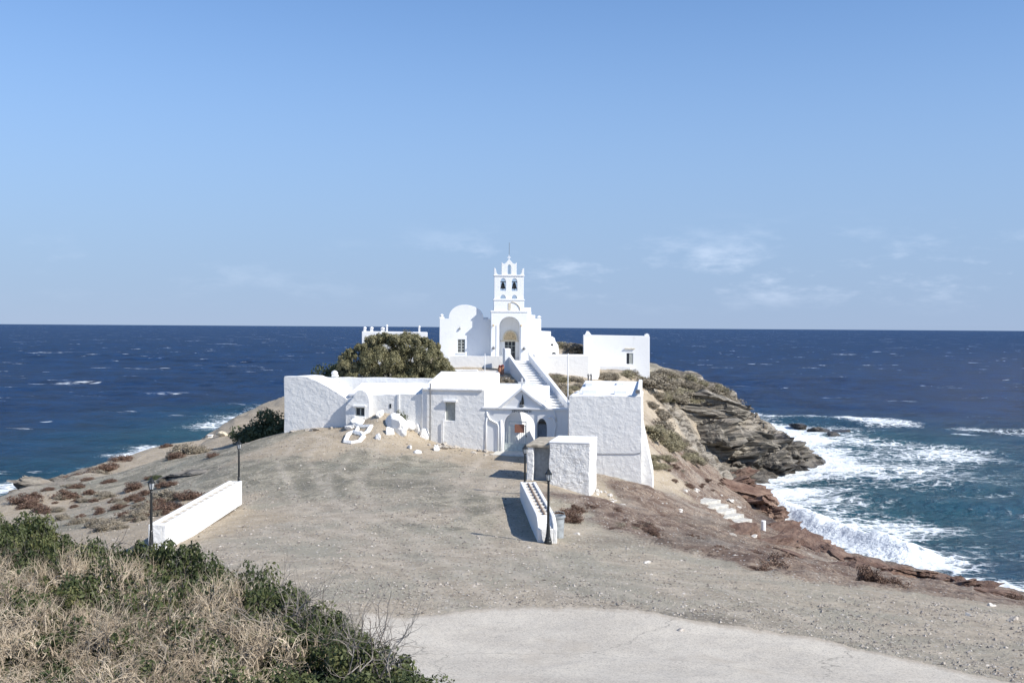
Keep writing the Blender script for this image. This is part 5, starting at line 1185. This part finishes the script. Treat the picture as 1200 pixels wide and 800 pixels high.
for i, (px, py, s_, h_, lab) in enumerate([(872, 582, 3.0, 1.2, 'at the top of the spur beyond the sea steps'), (890, 594, 2.6, 1.3, 'rounded spur end beyond the sea steps'), (902, 603, 1.8, .9, 'steep dark spur tip in the surf'), (858, 572, 2.6, 1.0, 'reddish, above the cove'), (868, 560, 1.6, .9, 'reddish pinnacle beside the dark cove'),
                                         (935, 640, 1.8, .5, 'ledge below the white post'), (965, 650, 2.0, .5, 'ledge left of the breaking wave end'), (1000, 662, 2.0, .5, 'cracked ledge at the middle of the near shore'), (1035, 670, 1.8, .5, 'ledge under the wave tail'), (1070, 678, 1.8, .55, 'flat ledge right of the wave tail'), (1105, 684, 1.7, .5, 'flat ledge before the last splash'), (1130, 690, 1.4, .5, 'low ledge beside the last splash'), (980, 668, 1.6, .35, 'inner ledge behind the brush'),
    (912, 625, 1.6, .8, 'jagged block just right of the white post'), (925, 633, 1.3, .6, 'broken block between post and first ledge'), (950, 645, 1.2, .6, 'split block at the first ledge'), (985, 657, 1.3, .6, 'upright block under the breaking wave'), (1018, 666, 1.2, .6, 'dark block in the wave foam'), (1052, 674, 1.3, .55, 'broken block under the wave end'), (1088, 681, 1.2, .55, 'stepped block between the flat ledges'), (1120, 687, 1.1, .5, 'small block before the last splash'), (1145, 692, 1.0, .45, 'last visible block above the splash'),
    (905, 640, 1.3, .45, 'worn outcrop on the slope below the post'), (870, 626, 1.4, .4, 'worn outcrop below the sea steps'), (1010, 676, 1.1, .4, 'outcrop behind the tall brown brush'), (940, 658, 1.3, .4, 'outcrop in the middle of the brown slope'), (1165, 700, 1.2, .4, 'low outcrop near the right frame edge')]):
    p = hit(px, py, 25, 130)
    if p is None: continue
    rock('shore_rock', BIG[(i + 1) % 4], 'brownrock', (p.x, p.y + .4, p.z - h_ * .25), (s_, s_ * .8, h_), (R(-4), R(10), R(25 + 40 * i)), 'brown shore rock, ' + lab, 'rock', 'brown rocks along the right shore')
for i, (px, py, s_, h_, lab) in enumerate([(60, 566, 3.0, 1.0, 'dark ledge over the surf at far left'), (48, 572, 2.0, .9, 'lowest dark ledge at far left'), (78, 558, 2.4, .8, 'upper ledge above the far left surf'), (92, 552, 2.0, .5, 'flat slab on the left edge'), (200, 560, 1.6, .22, 'grey sloping slab behind the long planter'), (225, 555, 1.8, .22, 'grey slab beside the far left lamp')]):
    p = hit(px, py, 25, 130)
    if p is None: continue
    rock('left_shore_rock' if False else 'shore_rock', BIG[i % 4], 'rock', (p.x, p.y + .3, p.z - h_ * .3), (s_, s_ * .8, h_), (R(-4), R(6), R(30 * i)), 'grey shore rock, ' + lab, 'rock', 'grey rocks along the left shore')
# limewashed rocks and painted kerbs on the mound
for i, (px, py, sx, sz_, lab) in enumerate([(454, 484, .55, .75, 'tall one leaning against the wing wall'), (445, 490, .35, .4, 'small one left of the tall leaning rock'), (462, 501, .75, 1.0, 'largest one on the mound'), (456, 510, .35, .3, 'flat one under the largest rock'), (422, 497, .85, .28, 'flat slab below the arched bay'), (411, 503, .4, .3, 'end block left of the flat slab'), (477, 501, .65, .5, 'sloping one right of the mound'), (486, 505, .55, .45, 'smaller one touching the sloping rock'), (497, 513, .55, .5, 'block at the foot of the dark drainpipe'), (480, 525, .22, .18, 'small loose one in front of the mound'), (490, 531, .28, .22, 'loose one nearest the track'), (512, 527, .38, .26, 'loose one right of the drainpipe'), (442, 515, .22, .3, 'small one in the middle of the mound'), (541, 521, .3, .2, 'low one near the gate wall')]):
    p = hit(px, py, 40, 90)
    if p is None: continue
    rock('limewashed_rock', MED[i % 4], 'lime', (p.x, p.y, p.z + sz_ * .25), (sx, sx * .7, sz_), (0, R(10 * (i % 3)), i * 1.3), 'white limewashed rock, ' + lab, 'rock', 'limewashed rocks in front of the wing')
for lab, loop in (('white painted kerb loop round bare soil, lower left of the mound', [(404, 519), (408, 511), (414, 508), (423, 509), (426, 514), (421, 519), (412, 520), (404, 519)]), ('white painted kerb loop on the mound, above the lower loop', [(417, 508), (420, 503), (427, 501.5), (435, 503), (431, 508), (425, 511), (417, 508)])):
    pts = [hit(px, py, 40, 90) for px, py in loop]
    if all(q is not None for q in pts):
        o = MB(WF).tube([q + Vector((0, 0, .05)) for q in pts], .17, 6).build('painted_kerb', M['lime'], None); tag(o, lab, 'kerb', 'painted kerbs on the mound')
# loose stones
def stone(k, px, py, p, s_, mat, label, group):
    rock('loose_stone', MED[k % 4], mat, (p.x, p.y, p.z + s_ * .15), (s_, s_ * rs.uniform(.6, .9), s_ * rs.uniform(.4, .65)), (rs.uniform(-.3, .3), rs.uniform(-.3, .3), rs.rand() * 6), label, 'stone', group)
for k, (px, py, s_, mt, lab) in enumerate([(950, 674, .26, 'palestone', 'flat pale stone at the gravel edge beside brown brush'), (987, 683, .16, 'palestone', 'small pale stone right of the flat pale one'), (999, 686, .22, 'pebble', 'dark grey stone in front of the tall brown brush'), (1161, 712, .2, 'palestone', 'pale stone near the right frame edge'), (858, 658, .32, 'pebble', 'low grey stone half sunk in the brown slope'), (826, 628, .2, 'palestone', 'pale stone in the brown slope below the steps'), (758, 660, .18, 'palestone', 'pale stone on the gravel right of the bin'), (676, 627, .16, 'palestone', 'pale stone beside the near planter end'), (262, 511, .5, 'ochre', 'ochre stone on the left edge near the shrine'), (1187, 728, .2, 'pebble', 'grey stone at the right frame edge'), (797, 740, .13, 'pebble', 'small stone in the dark patch beside the road'), (1135, 722, .12, 'palestone', 'little pale stone between gravel and brush')]):
    p = hit(px, py, 20, 130)
    if p is not None: stone(k, px, py, p, s_, mt, lab, 'stones that stand out on the ground')
scatter([(690, 565), (760, 575), (800, 590), (800, 605), (740, 600), (690, 590)], 60, lambda k, px, py, p: stone(k, px, py, p, rs.uniform(.10, .26), 'palestone', 'pale rubble stone below the corner building', 'pale rubble by the corner building'))
scatter([(790, 570), (850, 580), (875, 600), (860, 600), (830, 592)], 18, lambda k, px, py, p: stone(k, px, py, p, rs.uniform(.15, .35), 'palestone', 'pale rubble stone above the sea steps', 'pale rubble by the sea steps'))
scatter([(800, 605), (880, 625), (930, 640), (1000, 665), (960, 668), (860, 640)], 36, lambda k, px, py, p: stone(k, px, py, p, rs.uniform(.10, .3), ['brownrock', 'palestone', 'pebble'][k % 3], ['brown', 'pale', 'grey'][k % 3] + ' loose stone above the surf', ['brown', 'pale', 'grey'][k % 3] + ' loose stones above the surf'))
scatter([(335, 500), (400, 497), (400, 502), (335, 509)], 9, lambda k, px, py, p: stone(k, px, py, p, rs.uniform(.15, .3), 'pebble', 'dark stone at the foot of the wing end wall', 'stones at the foot of the wing'))
scatter([(500, 517), (588, 532), (588, 537), (500, 524)], 16, lambda k, px, py, p: stone(k, px, py, p, rs.uniform(.1, .28), 'pebble', 'grey stone at the wall foot left of the gate', 'stones at the wall foot left of the gate'))
# gravel and chips, uncountable
n = 38000; d = 1 / (1 / 88 + (1 / 19 - 1 / 88) * rs.rand(n)); a_ = rs.uniform(-.42, .5, n); gx = d * np.tan(a_); gy = d
keep = (np.hypot(gx, gy) > road_r(np.arctan2(gx, gy)) + .1) | (a_ < -.12); gx, gy = gx[keep], gy[keep]
zz = zones(gx, gy); dens = (.25 + .75 * zz[:, 1] + .5 * fbm(gx * .15, gy * .15, 3, 3)); keep = (rs.rand(len(gx)) < dens + .35); gx, gy = gx[keep], gy[keep]
gz = T(gx, gy) + .01; s_ = .010 + .045 * rs.rand(len(gx)) ** 4 + .0005 * gy
oct_ = np.array([(1, 0, 0), (0, 1, 0), (-1, 0, 0), (0, -1, 0), (0, 0, .6), (0, 0, -.6)], float)
jit = 1 + .35 * rs.normal(0, 1, (len(gx), 6, 1)); rot_ = rs.rand(len(gx)) * 6.28; co, si = np.cos(rot_), np.sin(rot_)
V = oct_[None] * jit * s_[:, None, None]; V = np.stack([V[..., 0] * co[:, None] - V[..., 1] * si[:, None], V[..., 0] * si[:, None] + V[..., 1] * co[:, None], V[..., 2]], -1) + np.stack([gx, gy, gz], -1)[:, None]
tri = np.array([(0, 1, 4), (1, 2, 4), (2, 3, 4), (3, 0, 4), (1, 0, 5), (2, 1, 5), (3, 2, 5), (0, 3, 5)]); Fg = (np.arange(len(gx))[:, None, None] * 6 + tri[None]).reshape(-1, 3)
M['gravel'] = leafmat('gravel_chips', [(.20, .175, .15), (.34, .30, .255), (.46, .42, .365), (.62, .58, .52)], 0, 3)
tag(put('gravel', np_mesh('gravel', V.reshape(-1, 3), Fg, False, {'lv': np.repeat(rs.rand(len(gx)) ** 1.4, 6)}), M['gravel']), 'loose gravel and stone chips strewn over the ground', kind='stuff')

# every label that several things share gets its place in the row, counted in the picture from the left
def px_of(o):
    p = CM.transposed() @ (o.location - Vector((0, 0, CAMZ))); return 600 + FPX * p.x / -p.z
ORD = ['leftmost', 'second', 'third', 'fourth', 'fifth', 'sixth', 'seventh', 'eighth', 'ninth', 'tenth', 'eleventh', 'twelfth', 'thirteenth', 'fourteenth', 'fifteenth', 'sixteenth', 'seventeenth', 'eighteenth', 'nineteenth', 'twentieth']
def ordinal(k):
    if k < 20: return ORD[k]
    tens = (k + 1) // 10; u = (k + 1) % 10
    return ['twentieth', 'thirtieth', 'fortieth', 'fiftieth', 'sixtieth', 'seventieth'][tens - 2] if u == 0 else ['twenty', 'thirty', 'forty', 'fifty', 'sixty', 'seventy'][tens - 2] + '-' + ['first', 'second', 'third', 'fourth', 'fifth', 'sixth', 'seventh', 'eighth', 'ninth'][u - 1]
by = {}
for o in COL.objects:
    if o.parent is None and o.get('label') and o.get('category') and not o.get('kind'): by.setdefault(o['label'], []).append(o)
for lab, l in by.items():
    if len(l) > 1:
        l.sort(key=px_of)
        for k, o in enumerate(l):
            if k == 0: t_ = 'leftmost'
            elif k == len(l) - 1: t_ = 'rightmost'
            else: t_ = ordinal(k) + ' from left'
            o['label'] = lab + ', ' + t_
